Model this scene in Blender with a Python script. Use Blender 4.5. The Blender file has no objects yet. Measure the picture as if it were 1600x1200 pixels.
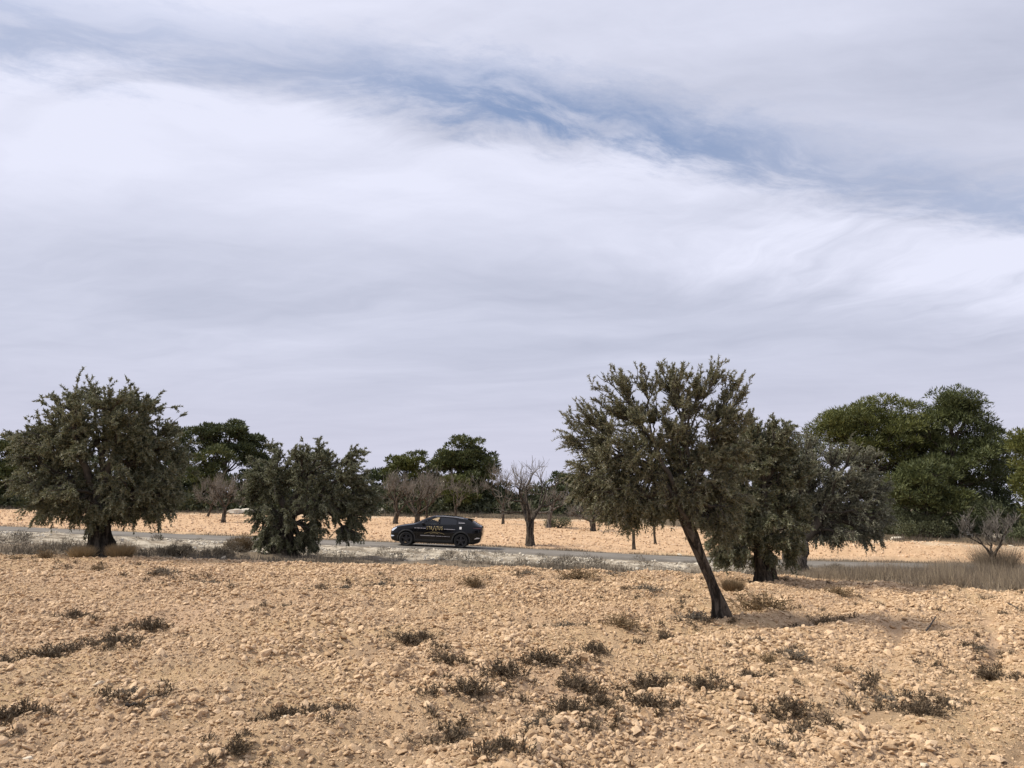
import bpy, math, random
import numpy as np
from mathutils import Vector, Matrix, Euler

rng = np.random.default_rng(7)
random.seed(7)
S = bpy.context.scene
C = S.collection
R = math.radians

# ---------------------------------------------------------------- camera, sky, sun, exposure
FPX, HORIZ, EYE = 1160.0, 788.0, 1.70          # focal length and horizon row for a 1600 px wide picture
cam_d = bpy.data.cameras.new('camera')
cam = bpy.data.objects.new('camera', cam_d)
C.objects.link(cam)
cam_d.sensor_width = 36.0
cam_d.lens = 36.0 * FPX / 1600.0
PITCH = math.atan((HORIZ - 600.0) / FPX)
cam.location = (0, 0, EYE)
cam.rotation_euler = (math.pi / 2 + PITCH, 0, 0)
cam_d.clip_start = 0.05
cam_d.clip_end = 6000
S.camera = cam

SUN_EL, SUN_AZ = 47.0, -92.0                   # azimuth from +Y, clockwise positive: the sun stands to the left
sx = math.sin(R(SUN_AZ)) * math.cos(R(SUN_EL)); sy = math.cos(R(SUN_AZ)) * math.cos(R(SUN_EL)); sz = math.sin(R(SUN_EL))
sun_d = bpy.data.lights.new('sun', 'SUN')
sun_d.energy = 5.0
sun_d.angle = R(9.0)
sun_d.color = (1.0, 0.92, 0.80)
sun = bpy.data.objects.new('sun', sun_d)
sun.rotation_euler = Vector((sx, sy, sz)).to_track_quat('Z', 'Y').to_euler()
sun.location = (0, 0, 60)
C.objects.link(sun)

W = bpy.data.worlds.new('World'); S.world = W; W.use_nodes = True
wt = W.node_tree; wt.nodes.clear()


class E:
    """small expression wrapper: arithmetic on node sockets"""
    T = None
    def __init__(s, k): s.k = k
    @staticmethod
    def m(op, *a, clamp=False):
        n = E.T.nodes.new('ShaderNodeMath'); n.operation = op; n.use_clamp = clamp
        for i, v in enumerate(a):
            if isinstance(v, E): E.T.links.new(v.k, n.inputs[i])
            else: n.inputs[i].default_value = v
        return E(n.outputs[0])
    def __add__(s, o): return E.m('ADD', s, o)
    __radd__ = __add__
    def __sub__(s, o): return E.m('SUBTRACT', s, o)
    def __rsub__(s, o): return E.m('SUBTRACT', o, s)
    def __mul__(s, o): return E.m('MULTIPLY', s, o)
    __rmul__ = __mul__
    def __truediv__(s, o): return E.m('DIVIDE', s, o)
    def __rtruediv__(s, o): return E.m('DIVIDE', o, s)


def vec(x, y, z=0.0):
    n = E.T.nodes.new('ShaderNodeCombineXYZ')
    for i, v in enumerate((x, y, z)):
        if isinstance(v, E): E.T.links.new(v.k, n.inputs[i])
        else: n.inputs[i].default_value = v
    return E(n.outputs[0])


def noise(v, scale=1.0, detail=5.0, rough=0.55, dist=0.0, lac=2.0):
    n = E.T.nodes.new('ShaderNodeTexNoise')
    n.inputs['Scale'].default_value = scale; n.inputs['Detail'].default_value = detail
    n.inputs['Roughness'].default_value = rough; n.inputs['Distortion'].default_value = dist
    n.inputs['Lacunarity'].default_value = lac
    if v is not None: E.T.links.new(v.k, n.inputs['Vector'])
    return E(n.outputs['Fac'])


def sstep(v, a, b, lo=0.0, hi=1.0):
    n = E.T.nodes.new('ShaderNodeMapRange'); n.interpolation_type = 'SMOOTHSTEP'
    E.T.links.new(v.k, n.inputs[0])
    for i, q in enumerate((a, b, lo, hi)): n.inputs[1 + i].default_value = q
    return E(n.outputs[0])


def mix(f, a, b, mode='MIX'):
    n = E.T.nodes.new('ShaderNodeMix'); n.data_type = 'RGBA'; n.blend_type = mode
    for i, v in ((0, f), (6, a), (7, b)):
        if isinstance(v, E): E.T.links.new(v.k, n.inputs[i])
        elif i: n.inputs[i].default_value = (*v, 1.0)
        else: n.inputs[i].default_value = v
    return E(n.outputs[2])


E.T = wt
tc = wt.nodes.new('ShaderNodeTexCoord')
sep = wt.nodes.new('ShaderNodeSeparateXYZ'); wt.links.new(tc.outputs['Generated'], sep.inputs[0])
dx, dy, dz = (E(sep.outputs[i]) for i in range(3))
zz = E.m('MAXIMUM', dz, 0.0) + 0.07
cx, cy = dx / zz, dy / zz                      # the cloud layer as a high flat sheet
# a long gap in the cirrus runs across the sheet: along (t) and across (s, towards the horizon)
ang = math.atan2(0.30, 1.0)
t = cx * math.cos(ang) + cy * math.sin(ang)
s = cy * math.cos(ang) - cx * math.sin(ang)
w1 = noise(vec(t * 0.7, s * 0.9, 1.3), 1.0, 3.0)
w2 = noise(vec(t * 0.9, s * 1.0, 7.7), 1.2, 3.0)
tw = t + (w1 - 0.5) * 0.9
sw = s + (w2 - 0.5) * 0.7
rt = tw * 0.8 - sw * 0.6; rs = sw * 0.8 + tw * 0.6     # a second grain, slanting across the first
streak = noise(vec(tw * 0.55, sw * 2.0, 3.1), 1.5, 7.0, 0.58, 0.2)
slant = noise(vec(rt * 0.6, rs * 2.4, 6.6), 1.1, 7.0, 0.56, 0.25)
fluff = noise(vec(tw * 1.4, sw * 3.0, 9.4), 2.6, 10.0, 0.66, 0.15)
big = noise(vec(tw * 0.6, sw * 0.8, 5.0), 1.1, 4.0, 0.5)
puff_ = noise(vec(t * 1.6, s * 2.6, 21.0), 4.0, 10.0, 0.70, 0.0)
gapd = E.m('ABSOLUTE', s + (w2 - 0.5) * 0.16 + (fluff - 0.5) * 0.34 + (puff_ - 0.5) * 0.30 + (streak - 0.5) * 0.14 - 1.47)
gap = sstep(gapd, 0.0, 0.21, 1.0, 0.0)
gapt = sstep(E.m('ABSOLUTE', t - 0.62), 0.10, 0.80, 0.92, 0.45)
thin = gap * gapt * sstep(fluff + (big - 0.5) * 0.3, 0.66, 0.40, 0.45, 1.0)
cover = E.m('MINIMUM', E.m('MAXIMUM', 1.0 - thin, 0.0), 1.0)
sky = wt.nodes.new('ShaderNodeTexSky'); sky.sky_type = 'NISHITA'; sky.sun_disc = False
sky.sun_elevation = R(SUN_EL); sky.sun_rotation = R(SUN_AZ)
sky.air_density = 1.0; sky.dust_density = 1.2; sky.ozone_density = 1.2
# cloud brightness: thick and white just below the gap, thin and grey above it and further down
swb = s + (w1 - 0.5) * 0.5 + (slant - 0.5) * 0.5
bright = sstep(swb + (fluff - 0.5) * 0.15, 1.52, 1.72) * sstep(swb, 1.85, 2.75, 1.0, 0.0)
upper = sstep(s, 1.5, 1.3) * sstep(t + (big - 0.5) * 0.8, 1.5, 0.1, -0.05, 0.42)
curl = noise(vec((t + (w2 - 0.5) * 0.9) * 2.6, s * 0.7 + (w1 - 0.5) * 0.8, 14.0), 1.5, 6.0, 0.55, 0.3)
curl_m = sstep(t, 0.7, 1.4) * sstep(s, 1.5, 1.75) * sstep(s, 2.1, 2.8, 1.0, 0.0)
shade = (curl - 0.52) * curl_m * 1.9 + bright * 0.62 + upper + (slant - 0.5) * 1.15 * sstep(dz, 0.08, 0.38, 0.45, 1.0) + (streak - 0.5) * 0.45 * sstep(dz, 0.12, 0.40) + (puff_ - 0.5) * 0.22 * sstep(dz, 0.15, 0.40) + (big - 0.5) * 0.75 + (fluff - 0.5) * 0.22 + 0.30
shade = E.m('MINIMUM', E.m('MAXIMUM', shade, 0.0), 1.0)
ccol = mix(shade, (5.0, 5.3, 6.6), (8.1, 8.3, 9.8))
low = sstep(dz, 0.02, 0.24, 1.0, 0.0)
ccol = mix(low * 0.7, ccol, (6.75, 6.65, 7.95))
out = mix(cover, mix(0.55, E(sky.outputs[0]), (3.0, 4.2, 7.0)), ccol)
bg = wt.nodes.new('ShaderNodeBackground'); bg.inputs['Strength'].default_value = 0.1
wt.links.new(out.k, bg.inputs['Color'])
wo = wt.nodes.new('ShaderNodeOutputWorld'); wt.links.new(bg.outputs[0], wo.inputs['Surface'])

S.view_settings.view_transform = 'Standard'
S.view_settings.look = 'None'
S.view_settings.exposure = 0.0
S.view_settings.gamma = 1.0
S.view_settings.use_curve_mapping = False
S.cycles.max_bounces = 6
S.cycles.diffuse_bounces = 3
S.cycles.transparent_max_bounces = 6

# ---------------------------------------------------------------- helpers
MESH_COUNT = {}


def tag(o, label=None, cat=None, group=None, kind=None):
    if label: o['label'] = label
    if cat: o['category'] = cat
    if group: o['group'] = group
    if kind: o['kind'] = kind
    return o


def empty(name, loc=(0, 0, 0), rot=(0, 0, 0)):
    o = bpy.data.objects.new(name, None); C.objects.link(o)
    o.location = loc; o.rotation_euler = rot; o.empty_display_size = 0.2
    return o


def link(name, me, mat=None, parent=None):
    o = bpy.data.objects.new(name, me); C.objects.link(o)
    if mat is not None and not me.materials: me.materials.append(mat)
    if parent is not None: o.parent = parent
    return o


def copy_tree(o, parent=None):
    c = o.copy(); C.objects.link(c); c.parent = parent
    for ch in o.children:
        copy_tree(ch, c)
    return c


def mesh_np(name, V, F, smooth=False, attr=None, mats=None, midx=None):
    """F: (n,k) int array, every face with k corners; attr: name -> per-face float"""
    V = np.ascontiguousarray(V, dtype=np.float32); F = np.ascontiguousarray(F, dtype=np.int32)
    me = bpy.data.meshes.new(name)
    n, k = F.shape
    me.vertices.add(len(V)); me.vertices.foreach_set('co', V.ravel())
    me.loops.add(n * k); me.loops.foreach_set('vertex_index', F.ravel())
    me.polygons.add(n)
    me.polygons.foreach_set('loop_start', np.arange(0, n * k, k, dtype=np.int32))
    me.polygons.foreach_set('loop_total', np.full(n, k, dtype=np.int32))
    if smooth: me.polygons.foreach_set('use_smooth', np.ones(n, dtype=bool))
    me.update(calc_edges=True)
    if attr:
        for a, v in attr.items():
            at = me.attributes.new(a, 'FLOAT', 'FACE')
            at.data.foreach_set('value', np.ascontiguousarray(v, dtype=np.float32))
    for m in (mats or []): me.materials.append(m)
    if midx is not None: me.polygons.foreach_set('material_index', np.ascontiguousarray(midx, dtype=np.int32))
    return me


def hash2(ix, iy, seed):
    h = (ix.astype(np.int64) * 374761393 + iy.astype(np.int64) * 668265263 + seed * 974711) & 0xFFFFFFFF
    h = ((h ^ (h >> 13)) * 1274126177) & 0xFFFFFFFF
    h = (h ^ (h >> 16)) & 0xFFFFFFFF
    return h / 4294967295.0


def vnoise(x, y, seed=0):
    ix, iy = np.floor(x), np.floor(y); fx, fy = x - ix, y - iy
    fx = fx * fx * (3 - 2 * fx); fy = fy * fy * (3 - 2 * fy)
    a = hash2(ix, iy, seed); b = hash2(ix + 1, iy, seed); c = hash2(ix, iy + 1, seed); d = hash2(ix + 1, iy + 1, seed)
    return (a * (1 - fx) + b * fx) * (1 - fy) + (c * (1 - fx) + d * fx) * fy - 0.5


def fbm(x, y, seed=0, octv=4, gain=0.5):
    r = 0; a = 1.0
    for i in range(octv):
        r = r + a * vnoise(x * 2 ** i + 17.3 * i, y * 2 ** i - 9.1 * i, seed + i); a *= gain
    return r


# ---------------------------------------------------------------- the lie of the land
def ray(px, py):
    a = (px - 800.0) / FPX; b = -(py - 600.0) / FPX
    cp, sp = math.cos(PITCH), math.sin(PITCH)
    d = np.array([a, cp - b * sp, sp + b * cp])
    return d / d[1]                            # per metre of depth (Y)


COLS = np.array([-400, 0, 300, 690, 1000, 1200, 1400, 1600, 2100.])
UC = (COLS - 800) / FPX
ROWS = np.array([-40, 0, 10, 20.5, 24, 33, 35.8, 40.6, 42.5, 46, 60, 75, 110, 400.])
ZT = np.zeros((len(ROWS), len(COLS)))
zrow = {}
def zfrom(py, d): return EYE - (py - HORIZ) / FPX * d
road_z = np.array([zfrom(p, 36.0) for p in (815, 829, 843, 858, 874, 882, 886, 890, 893.)])
edge_z = np.array([zfrom(p, 75.0) for p in (790, 796, 803, 808.5, 813, 817, 823, 828, 832.)])
for i, Yv in enumerate(ROWS):
    for j, u in enumerate(UC):
        X = u * Yv
        if Yv <= 20.5: ZT[i, j] = -0.025 * X if Yv > 0 else 0
        elif Yv <= 35.8:
            f = {24: 0.38, 33: 0.86, 35.8: 1.0}[Yv]
            z0 = -0.025 * u * 20.5
            ZT[i, j] = z0 * (1 - f) + road_z[j] * f
        elif Yv <= 40.6: ZT[i, j] = road_z[j]
        else:
            tt = min((Yv - 40.6) / (75 - 40.6), 1.0)
            ZT[i, j] = road_z[j] * (1 - tt) + edge_z[j] * tt
            if j >= 6:                          # the far field ends nearer on the right
                z46 = [zfrom(846, 46), zfrom(850, 46), zfrom(853, 46)][j - 6]
                if Yv <= 46: ZT[i, j] = road_z[j] + (z46 - road_z[j]) * (Yv - 40.6) / 5.4
                else: ZT[i, j] = z46 + (edge_z[j] - z46) * min((Yv - 46) / 29, 1.0)
            if Yv > 75: ZT[i, j] = edge_z[j] * 0.6 + 0.4
GX = np.arange(-120, 120.1, 0.5); GY = np.arange(-30, 420.1, 0.5)
gx, gy = np.meshgrid(GX, GY)
gu = np.clip(gx / np.maximum(gy, 6.0), UC[0], UC[-1])
fi = np.clip(np.interp(gy, ROWS, np.arange(len(ROWS))), 0, len(ROWS) - 1.001)
fj = np.clip(np.interp(gu, UC, np.arange(len(UC))), 0, len(UC) - 1.001)
i0, j0 = fi.astype(int), fj.astype(int); a, b = fi - i0, fj - j0
GZ = (ZT[i0, j0] * (1 - b) + ZT[i0, j0 + 1] * b) * (1 - a) + (ZT[i0 + 1, j0] * (1 - b) + ZT[i0 + 1, j0 + 1] * b) * a
kx = np.exp(-0.5 * (np.arange(-8, 9) / 3.2) ** 2); kx /= kx.sum()
ky = np.exp(-0.5 * (np.arange(-4, 5) / 1.3) ** 2); ky /= ky.sum()
GZ = sum(w * np.pad(GZ, ((0, 0), (8, 8)), 'edge')[:, q:q + GZ.shape[1]] for q, w in enumerate(kx))
GZ = sum(w * np.pad(GZ, ((4, 4), (0, 0)), 'edge')[q:q + GZ.shape[0], :] for q, w in enumerate(ky))


def H0(X, Y):
    X = np.asarray(X, float); Y = np.asarray(Y, float)
    fx = np.clip((X - GX[0]) / 0.5, 0, len(GX) - 1.001); fy = np.clip((Y - GY[0]) / 0.5, 0, len(GY) - 1.001)
    i, j = fy.astype(int), fx.astype(int); a, b = fy - i, fx - j
    return (GZ[i, j] * (1 - b) + GZ[i, j + 1] * b) * (1 - a) + (GZ[i + 1, j] * (1 - b) + GZ[i + 1, j + 1] * b) * a


def road_c(X): return 38.2 - 0.045 * X                       # centre line of the road
def field_edge(X):
    X = np.asarray(X, float)
    return 20.6 + 0.5 * vnoise(X * 0.35, X * 0, 3) - np.clip((X - 6) * 0.55, 0, 4.4)
def far_edge(X):
    X = np.asarray(X, float)
    return np.interp(X, [-60, 8, 14, 20, 26, 36, 60], [76, 74, 66, 52, 47, 44.5, 44]) + 1.2 * vnoise(X * 0.15, X * 0, 5)


def ss(x, a, b):
    q = np.clip((x - a) / (b - a), 0, 1); return q * q * (3 - 2 * q)


FD = np.array([math.cos(R(45)), math.sin(R(45))])            # near furrows run up and away to the right


def relief(X, Y):
    X = np.asarray(X, float); Y = np.asarray(Y, float)
    near = 1 - ss(Y - field_edge(X), -0.6, 0.8)
    rd = np.abs(Y - road_c(X))
    bank = ss(Y - field_edge(X), 0.5, 2.5) * ss(rd, 2.4, 3.6) * (Y < road_c(X))
    far = ss(Y - road_c(X), 2.8, 4.5) * (1 - ss(Y - far_edge(X), 0, 2))
    across = -X * FD[1] + Y * FD[0]; along = X * FD[0] + Y * FD[1]
    wob = fbm(X * 0.25, Y * 0.25, 21, 2) * 1.5
    furrow = np.sin((across + wob) * 2 * math.pi / 1.55) * (0.6 + 0.8 * fbm(along * 0.3, across * 0.5, 4, 2))
    z = near * (0.085 * furrow + 0.09 * fbm(X * 0.7, Y * 0.7, 11, 3) + 0.06 * fbm(X * 4, Y * 4, 31, 4, 0.65)
                + 0.022 * np.abs(fbm(X * 16, Y * 16, 41, 2)))
    z = z + bank * (0.18 * fbm(X * 0.8, Y * 0.8, 51, 4, 0.6) + 0.03)
    z = z - 0.10 * np.exp(-((Y - field_edge(X) - 2.6) / 1.2) ** 2)
    z = z + far * (0.085 * np.sin((Y + 0.02 * X + fbm(X * 0.1, Y * 0.1, 61, 2) * 2) * 2 * math.pi / 2.1) + 0.10 * fbm(X * 0.6, Y * 1.3, 71, 4, 0.65))
    forest = ss(Y - far_edge(X), 0, 3)
    z = z + forest * (0.25 + 0.5 * fbm(X * 0.2, Y * 0.2, 81, 3))
    # a pair of worn wheel tracks on the right of the near field
    for c0 in (0.475, 0.60):
        tr = np.exp(-((X - c0 * Y + 0.25 * np.sin(Y * 0.4)) / 0.17) ** 2) * near * ss(Y, 6, 9)
        z = z - 0.065 * tr
    return z


def furrow_at(X, Y):
    across = -X * FD[1] + Y * FD[0]
    return np.sin((across + fbm(X * 0.25, Y * 0.25, 21, 2) * 1.5) * 2 * math.pi / 1.55)


def H(X, Y): return H0(X, Y) + relief(X, Y)


def at(px, py):
    """the spot on the ground seen at this place of a 1600x1200 picture"""
    d = ray(px, py)
    ys = np.concatenate([np.arange(3.5, 30, 0.01), np.arange(30, 140, 0.05)])
    zs = EYE + d[2] * ys; h = H0(d[0] * ys, ys)
    k = np.argmax(zs <= h)
    if zs[k] > h[k]: k = len(ys) - 1
    Y = ys[k]; X = d[0] * Y
    return np.array([X, Y, float(H(X, Y))])


def at_d(px, py, d):
    r = ray(px, py); return np.array([r[0] * d, d, EYE + r[2] * d])


# ---------------------------------------------------------------- materials
def mat_new(name):
    m = bpy.data.materials.new(name); m.use_nodes = True
    E.T = m.node_tree
    p = m.node_tree.nodes['Principled BSDF']
    return m, p


def obj_vec():
    n = E.T.nodes.new('ShaderNodeTexCoord'); return E(n.outputs['Object'])


def bump(p, h, strength=0.5, dist=0.02):
    b = E.T.nodes.new('ShaderNodeBump'); b.inputs['Strength'].default_value = strength; b.inputs['Distance'].default_value = dist
    E.T.links.new(h.k, b.inputs['Height']); E.T.links.new(b.outputs[0], p.inputs['Normal'])


def simple(name, c1, c2=None, rough=0.8, scale=3.0, metal=0.0, bstr=0.0, coat=0.0, spec=0.5, detail=5.0, bdist=0.02):
    m, p = mat_new(name)
    p.inputs['Roughness'].default_value = rough; p.inputs['Metallic'].default_value = metal
    p.inputs['Specular IOR Level'].default_value = spec
    p.inputs['Coat Weight'].default_value = coat
    if c2 is None: c2 = tuple(v * 0.8 for v in c1)
    n = noise(obj_vec(), scale, detail, 0.6)
    E.T.links.new(mix(sstep(n, 0.3, 0.7), c1, c2).k, p.inputs['Base Color'])
    if bstr: bump(p, n, bstr, bdist)
    return m


def leaf_mat(name, ca, cb, cback=None, rough=0.55, trans=0.18, spec=0.35):
    m, p = mat_new(name)
    at_ = E.T.nodes.new('ShaderNodeAttribute'); at_.attribute_name = 'tint'
    tint = E(at_.outputs['Fac'])
    col = mix(tint, ca, cb)
    if cback:
        g = E.T.nodes.new('ShaderNodeNewGeometry')
        col = mix(E(g.outputs['Backfacing']), col, cback)
    E.T.links.new(col.k, p.inputs['Base Color'])
    p.inputs['Roughness'].default_value = rough; p.inputs['Specular IOR Level'].default_value = spec
    tr = E.T.nodes.new('ShaderNodeBsdfTranslucent'); E.T.links.new(col.k, tr.inputs['Color'])
    mx = E.T.nodes.new('ShaderNodeMixShader'); mx.inputs[0].default_value = trans
    E.T.links.new(p.outputs[0], mx.inputs[1]); E.T.links.new(tr.outputs[0], mx.inputs[2])
    o = E.T.nodes['Material Output']; E.T.links.new(mx.outputs[0], o.inputs['Surface'])
    return m


M = {}
M['olive_leaf'] = leaf_mat('olive_leaf', (0.080, 0.090, 0.044), (0.155, 0.160, 0.085), (0.21, 0.21, 0.14), trans=0.28)
M['olive_leaf_warm'] = leaf_mat('olive_leaf_warm', (0.085, 0.090, 0.042), (0.165, 0.162, 0.085), (0.22, 0.21, 0.135), trans=0.28)
M['olive_leaf_grey'] = leaf_mat('olive_leaf_grey', (0.105, 0.112, 0.068), (0.185, 0.188, 0.125), (0.24, 0.235, 0.17), trans=0.28)
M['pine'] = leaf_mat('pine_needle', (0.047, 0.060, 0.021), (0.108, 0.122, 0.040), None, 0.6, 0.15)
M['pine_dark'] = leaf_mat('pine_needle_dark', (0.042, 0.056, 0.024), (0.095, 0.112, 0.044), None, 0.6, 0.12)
M['pine_sunny'] = leaf_mat('pine_needle_sunny', (0.062, 0.074, 0.021), (0.150, 0.158, 0.042), None, 0.6, 0.2)  # lighter, yellower needles: sunlight put into the leaf colour
M['shrub'] = leaf_mat('shrub_leaf', (0.038, 0.048, 0.022), (0.095, 0.10, 0.048), None, 0.6, 0.12)
M['shrub_green'] = leaf_mat('shrub_leaf_green', (0.06, 0.075, 0.035), (0.12, 0.13, 0.065), None, 0.6, 0.15)
M['weed_dark'] = leaf_mat('weed_dark', (0.055, 0.040, 0.024), (0.135, 0.098, 0.060), None, 0.8, 0.08)
M['weed_dry'] = leaf_mat('weed_dry', (0.12, 0.085, 0.045), (0.24, 0.17, 0.095), None, 0.85, 0.15)
M['weed_grey'] = leaf_mat('weed_grey', (0.10, 0.085, 0.065), (0.19, 0.16, 0.12), None, 0.85, 0.1)
M['dry_grass'] = leaf_mat('dry_grass', (0.12, 0.095, 0.072), (0.34, 0.275, 0.19), None, 0.85, 0.2)
M['straw'] = leaf_mat('straw', (0.24, 0.17, 0.09), (0.40, 0.30, 0.17), None, 0.85, 0.2)
def bark_mat(name, c1, c2):
    m, p = mat_new(name)
    mp = E.T.nodes.new('ShaderNodeMapping'); mp.inputs['Scale'].default_value = (1, 1, 0.22)
    E.T.links.new(obj_vec().k, mp.inputs['Vector']); v = E(mp.outputs[0])
    n = noise(v, 11.0, 7.0, 0.7, 0.6); n2 = noise(v, 34.0, 5.0, 0.7)
    col = mix(sstep(n, 0.42, 0.60), c2, c1); col = mix(sstep(n2, 0.55, 0.75) * 0.6, col, tuple(min(q * 1.9, 0.5) for q in c1))
    E.T.links.new(col.k, p.inputs['Base Color']); p.inputs['Roughness'].default_value = 0.95; p.inputs['Specular IOR Level'].default_value = 0.15
    bump(p, n + n2 * 0.5, 1.0, 0.06)
    return m


M['bark'] = bark_mat('bark', (0.115, 0.095, 0.075), (0.022, 0.018, 0.014))
M['bark_olive'] = bark_mat('bark_olive', (0.085, 0.072, 0.056), (0.018, 0.015, 0.011))
M['bark_grey'] = bark_mat('bark_grey', (0.20, 0.175, 0.15), (0.035, 0.03, 0.025))
M['limb'] = simple('limb', (0.075, 0.064, 0.050), (0.035, 0.029, 0.022), 0.95, 6.0)
M['twig'] = simple('twig', (0.20, 0.178, 0.15), (0.11, 0.096, 0.08), 0.9, 4.0)
M['dead_wood'] = simple('dead_wood', (0.07, 0.055, 0.042), (0.03, 0.025, 0.02), 0.9, 20.0)


def stone_mat(name, c1, c2):
    m, p = mat_new(name)
    oi = E.T.nodes.new('ShaderNodeObjectInfo')
    v = obj_vec()
    n = noise(v, 3.0, 6.0, 0.65)
    col = mix(sstep(n * 0.7 + E(oi.outputs['Random']) * 0.5, 0.35, 0.85), c1, c2)
    E.T.links.new(col.k, p.inputs['Base Color'])
    p.inputs['Roughness'].default_value = 0.95; p.inputs['Specular IOR Level'].default_value = 0.2
    bump(p, noise(v, 9.0, 5.0, 0.7), 0.5, 0.02)
    return m


M['clod'] = stone_mat('clod', (0.42, 0.288, 0.170), (0.635, 0.465, 0.298))
M['limestone'] = stone_mat('limestone', (0.48, 0.39, 0.28), (0.68, 0.60, 0.47))
M['pale_rock'] = stone_mat('pale_rock', (0.40, 0.355, 0.285), (0.62, 0.57, 0.47))

# ---------------------------------------------------------------- the ground: one sheet out to the horizon
def ground_mat():
    m, p = mat_new('ground')
    v = obj_vec()
    def A(n):
        a = E.T.nodes.new('ShaderNodeAttribute'); a.attribute_name = n; return E(a.outputs['Fac'])
    n1 = noise(v, 0.22, 4.0, 0.6); n2 = noise(v, 9.0, 6.0, 0.7); n3 = noise(v, 38.0, 4.0, 0.7); n4 = noise(v, 1.3, 5.0, 0.65)
    near = mix(sstep(n1, 0.38, 0.62), (0.51, 0.36, 0.205), (0.50, 0.345, 0.22))
    near = mix(sstep(n4, 0.56, 0.74) * 0.75, near, (0.31, 0.205, 0.12))
    near = mix(sstep(noise(v, 0.9, 3.0, 0.5), 0.5, 0.7) * 0.45, near, (0.50, 0.37, 0.245))
    near = mix(sstep(n2, 0.5, 0.85), near, (0.68, 0.51, 0.33))
    near = mix(sstep(n3, 0.52, 0.25) * 0.55, near, (0.25, 0.165, 0.09))
    near = mix(A('w_trough') * 0.7, near, (0.26, 0.18, 0.115))  # dark litter in the troughs, also standing in for weak furrow shade
    far = mix(sstep(n4, 0.35, 0.7), (0.56, 0.385, 0.235), (0.47, 0.315, 0.185))
    far = mix(sstep(n2, 0.55, 0.85), far, (0.68, 0.50, 0.36))
    scrub = mix(n4, (0.26, 0.205, 0.145), (0.15, 0.12, 0.085))
    bank = mix(sstep(n4, 0.38, 0.58), (0.50, 0.44, 0.34), (0.22, 0.18, 0.13))
    bank = mix(sstep(n2, 0.5, 0.8) * 0.8, bank, (0.60, 0.54, 0.44))
    forest = mix(n4, (0.16, 0.125, 0.085), (0.09, 0.07, 0.045))
    rim = mix(sstep(n2, 0.35, 0.7), (0.62, 0.52, 0.38), (0.45, 0.35, 0.24))
    col = mix(A('w_scrub'), near, scrub)
    col = mix(A('w_bank'), col, bank)
    col = mix(A('w_far'), col, far)
    col = mix(A('w_rim'), col, rim)
    col = mix(A('w_forest'), col, forest)
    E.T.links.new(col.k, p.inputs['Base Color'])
    p.inputs['Roughness'].default_value = 0.97; p.inputs['Specular IOR Level'].default_value = 0.15
    bump(p, noise(v, 13.0, 8.0, 0.75), 1.0, 0.05)
    return m


th_in = np.linspace(R(-41), R(41), 640)
th_out = np.linspace(R(42), R(318), 92)[1:-1]
th = np.concatenate([th_in, th_out])
rr = np.concatenate([[0.7, 1.4, 2.1, 2.8, 3.3], np.geomspace(3.7, 26, 320), np.geomspace(26.25, 112, 135), [120, 135, 160, 200, 260, 340, 420, 700, 1300, 2600]])
TH, RR = np.meshgrid(th, rr)
gX = (RR * np.sin(TH)).ravel(); gY = (RR * np.cos(TH)).ravel()
gZ = H(gX, gY) * 1.0
gZ = np.where(RR.ravel() > 420, np.minimum(gZ, 1.2) - (RR.ravel() - 420) * 0.002, gZ)
V = np.concatenate([np.stack([gX, gY, gZ], 1), [[0, 0, 0]]])
nT, nR = len(th), len(rr)
ii, jj = np.meshgrid(np.arange(nR - 1), np.arange(nT), indexing='ij')
a_ = (ii * nT + jj).ravel(); b_ = (ii * nT + (jj + 1) % nT).ravel(); c_ = ((ii + 1) * nT + (jj + 1) % nT).ravel(); d_ = ((ii + 1) * nT + jj).ravel()
F = np.stack([a_, d_, c_, b_], 1)
cap = np.stack([np.full(nT, nR * nT), np.arange(nT), (np.arange(nT) + 1) % nT, (np.arange(nT) + 1) % nT], 1)
me = mesh_np('ground', V, F, smooth=False, mats=[ground_mat()])
X_, Y_ = V[:, 0], V[:, 1]
fe = field_edge(X_); rc = road_c(X_); fr = far_edge(X_)
jit = 1.4 * fbm(X_ * 0.7, Y_ * 0.7, 91, 4, 0.6)
wts = {
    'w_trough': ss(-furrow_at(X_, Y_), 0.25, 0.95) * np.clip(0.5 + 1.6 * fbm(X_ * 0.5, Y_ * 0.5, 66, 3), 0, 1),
    'w_scrub': ss(Y_ - fe + jit * 0.5, -0.2, 0.7) * (Y_ < rc + 3.6 + jit),
    'w_bank': ss(Y_ - fe + jit * 1.6, 4.8, 6.2) * (Y_ < rc) * (1 - ss(X_, 8, 15)),
    'w_far': ss(Y_ - rc + jit, 3.4, 4.4),
    'w_rim': np.exp(-((Y_ - fr + 1.0 + jit * 0.6) / 0.9) ** 2) * 0.8,
    'w_forest': ss(Y_ - fr + jit * 0.5, -0.2, 1.2),
}
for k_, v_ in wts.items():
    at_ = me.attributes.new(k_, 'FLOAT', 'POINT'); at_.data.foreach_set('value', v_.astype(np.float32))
ground = link('ground', me); ground['kind'] = 'structure'
ground['label'] = 'stony ploughed ochre field ground with a second field beyond the road'


def ribbon_mat():
    m, p = mat_new('road')
    v = obj_vec(); n = noise(v, 0.6, 6.0, 0.6); n2 = noise(v, 24.0, 4.0, 0.7)
    col = mix(sstep(n, 0.35, 0.65), (0.145, 0.133, 0.116), (0.195, 0.178, 0.155))
    col = mix(sstep(n2, 0.4, 0.8) * 0.5, col, (0.27, 0.25, 0.22))
    E.T.links.new(col.k, p.inputs['Base Color']); p.inputs['Roughness'].default_value = 0.97; p.inputs['Specular IOR Level'].default_value = 0.1
    bump(p, n2, 0.4, 0.01)
    return m


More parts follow.
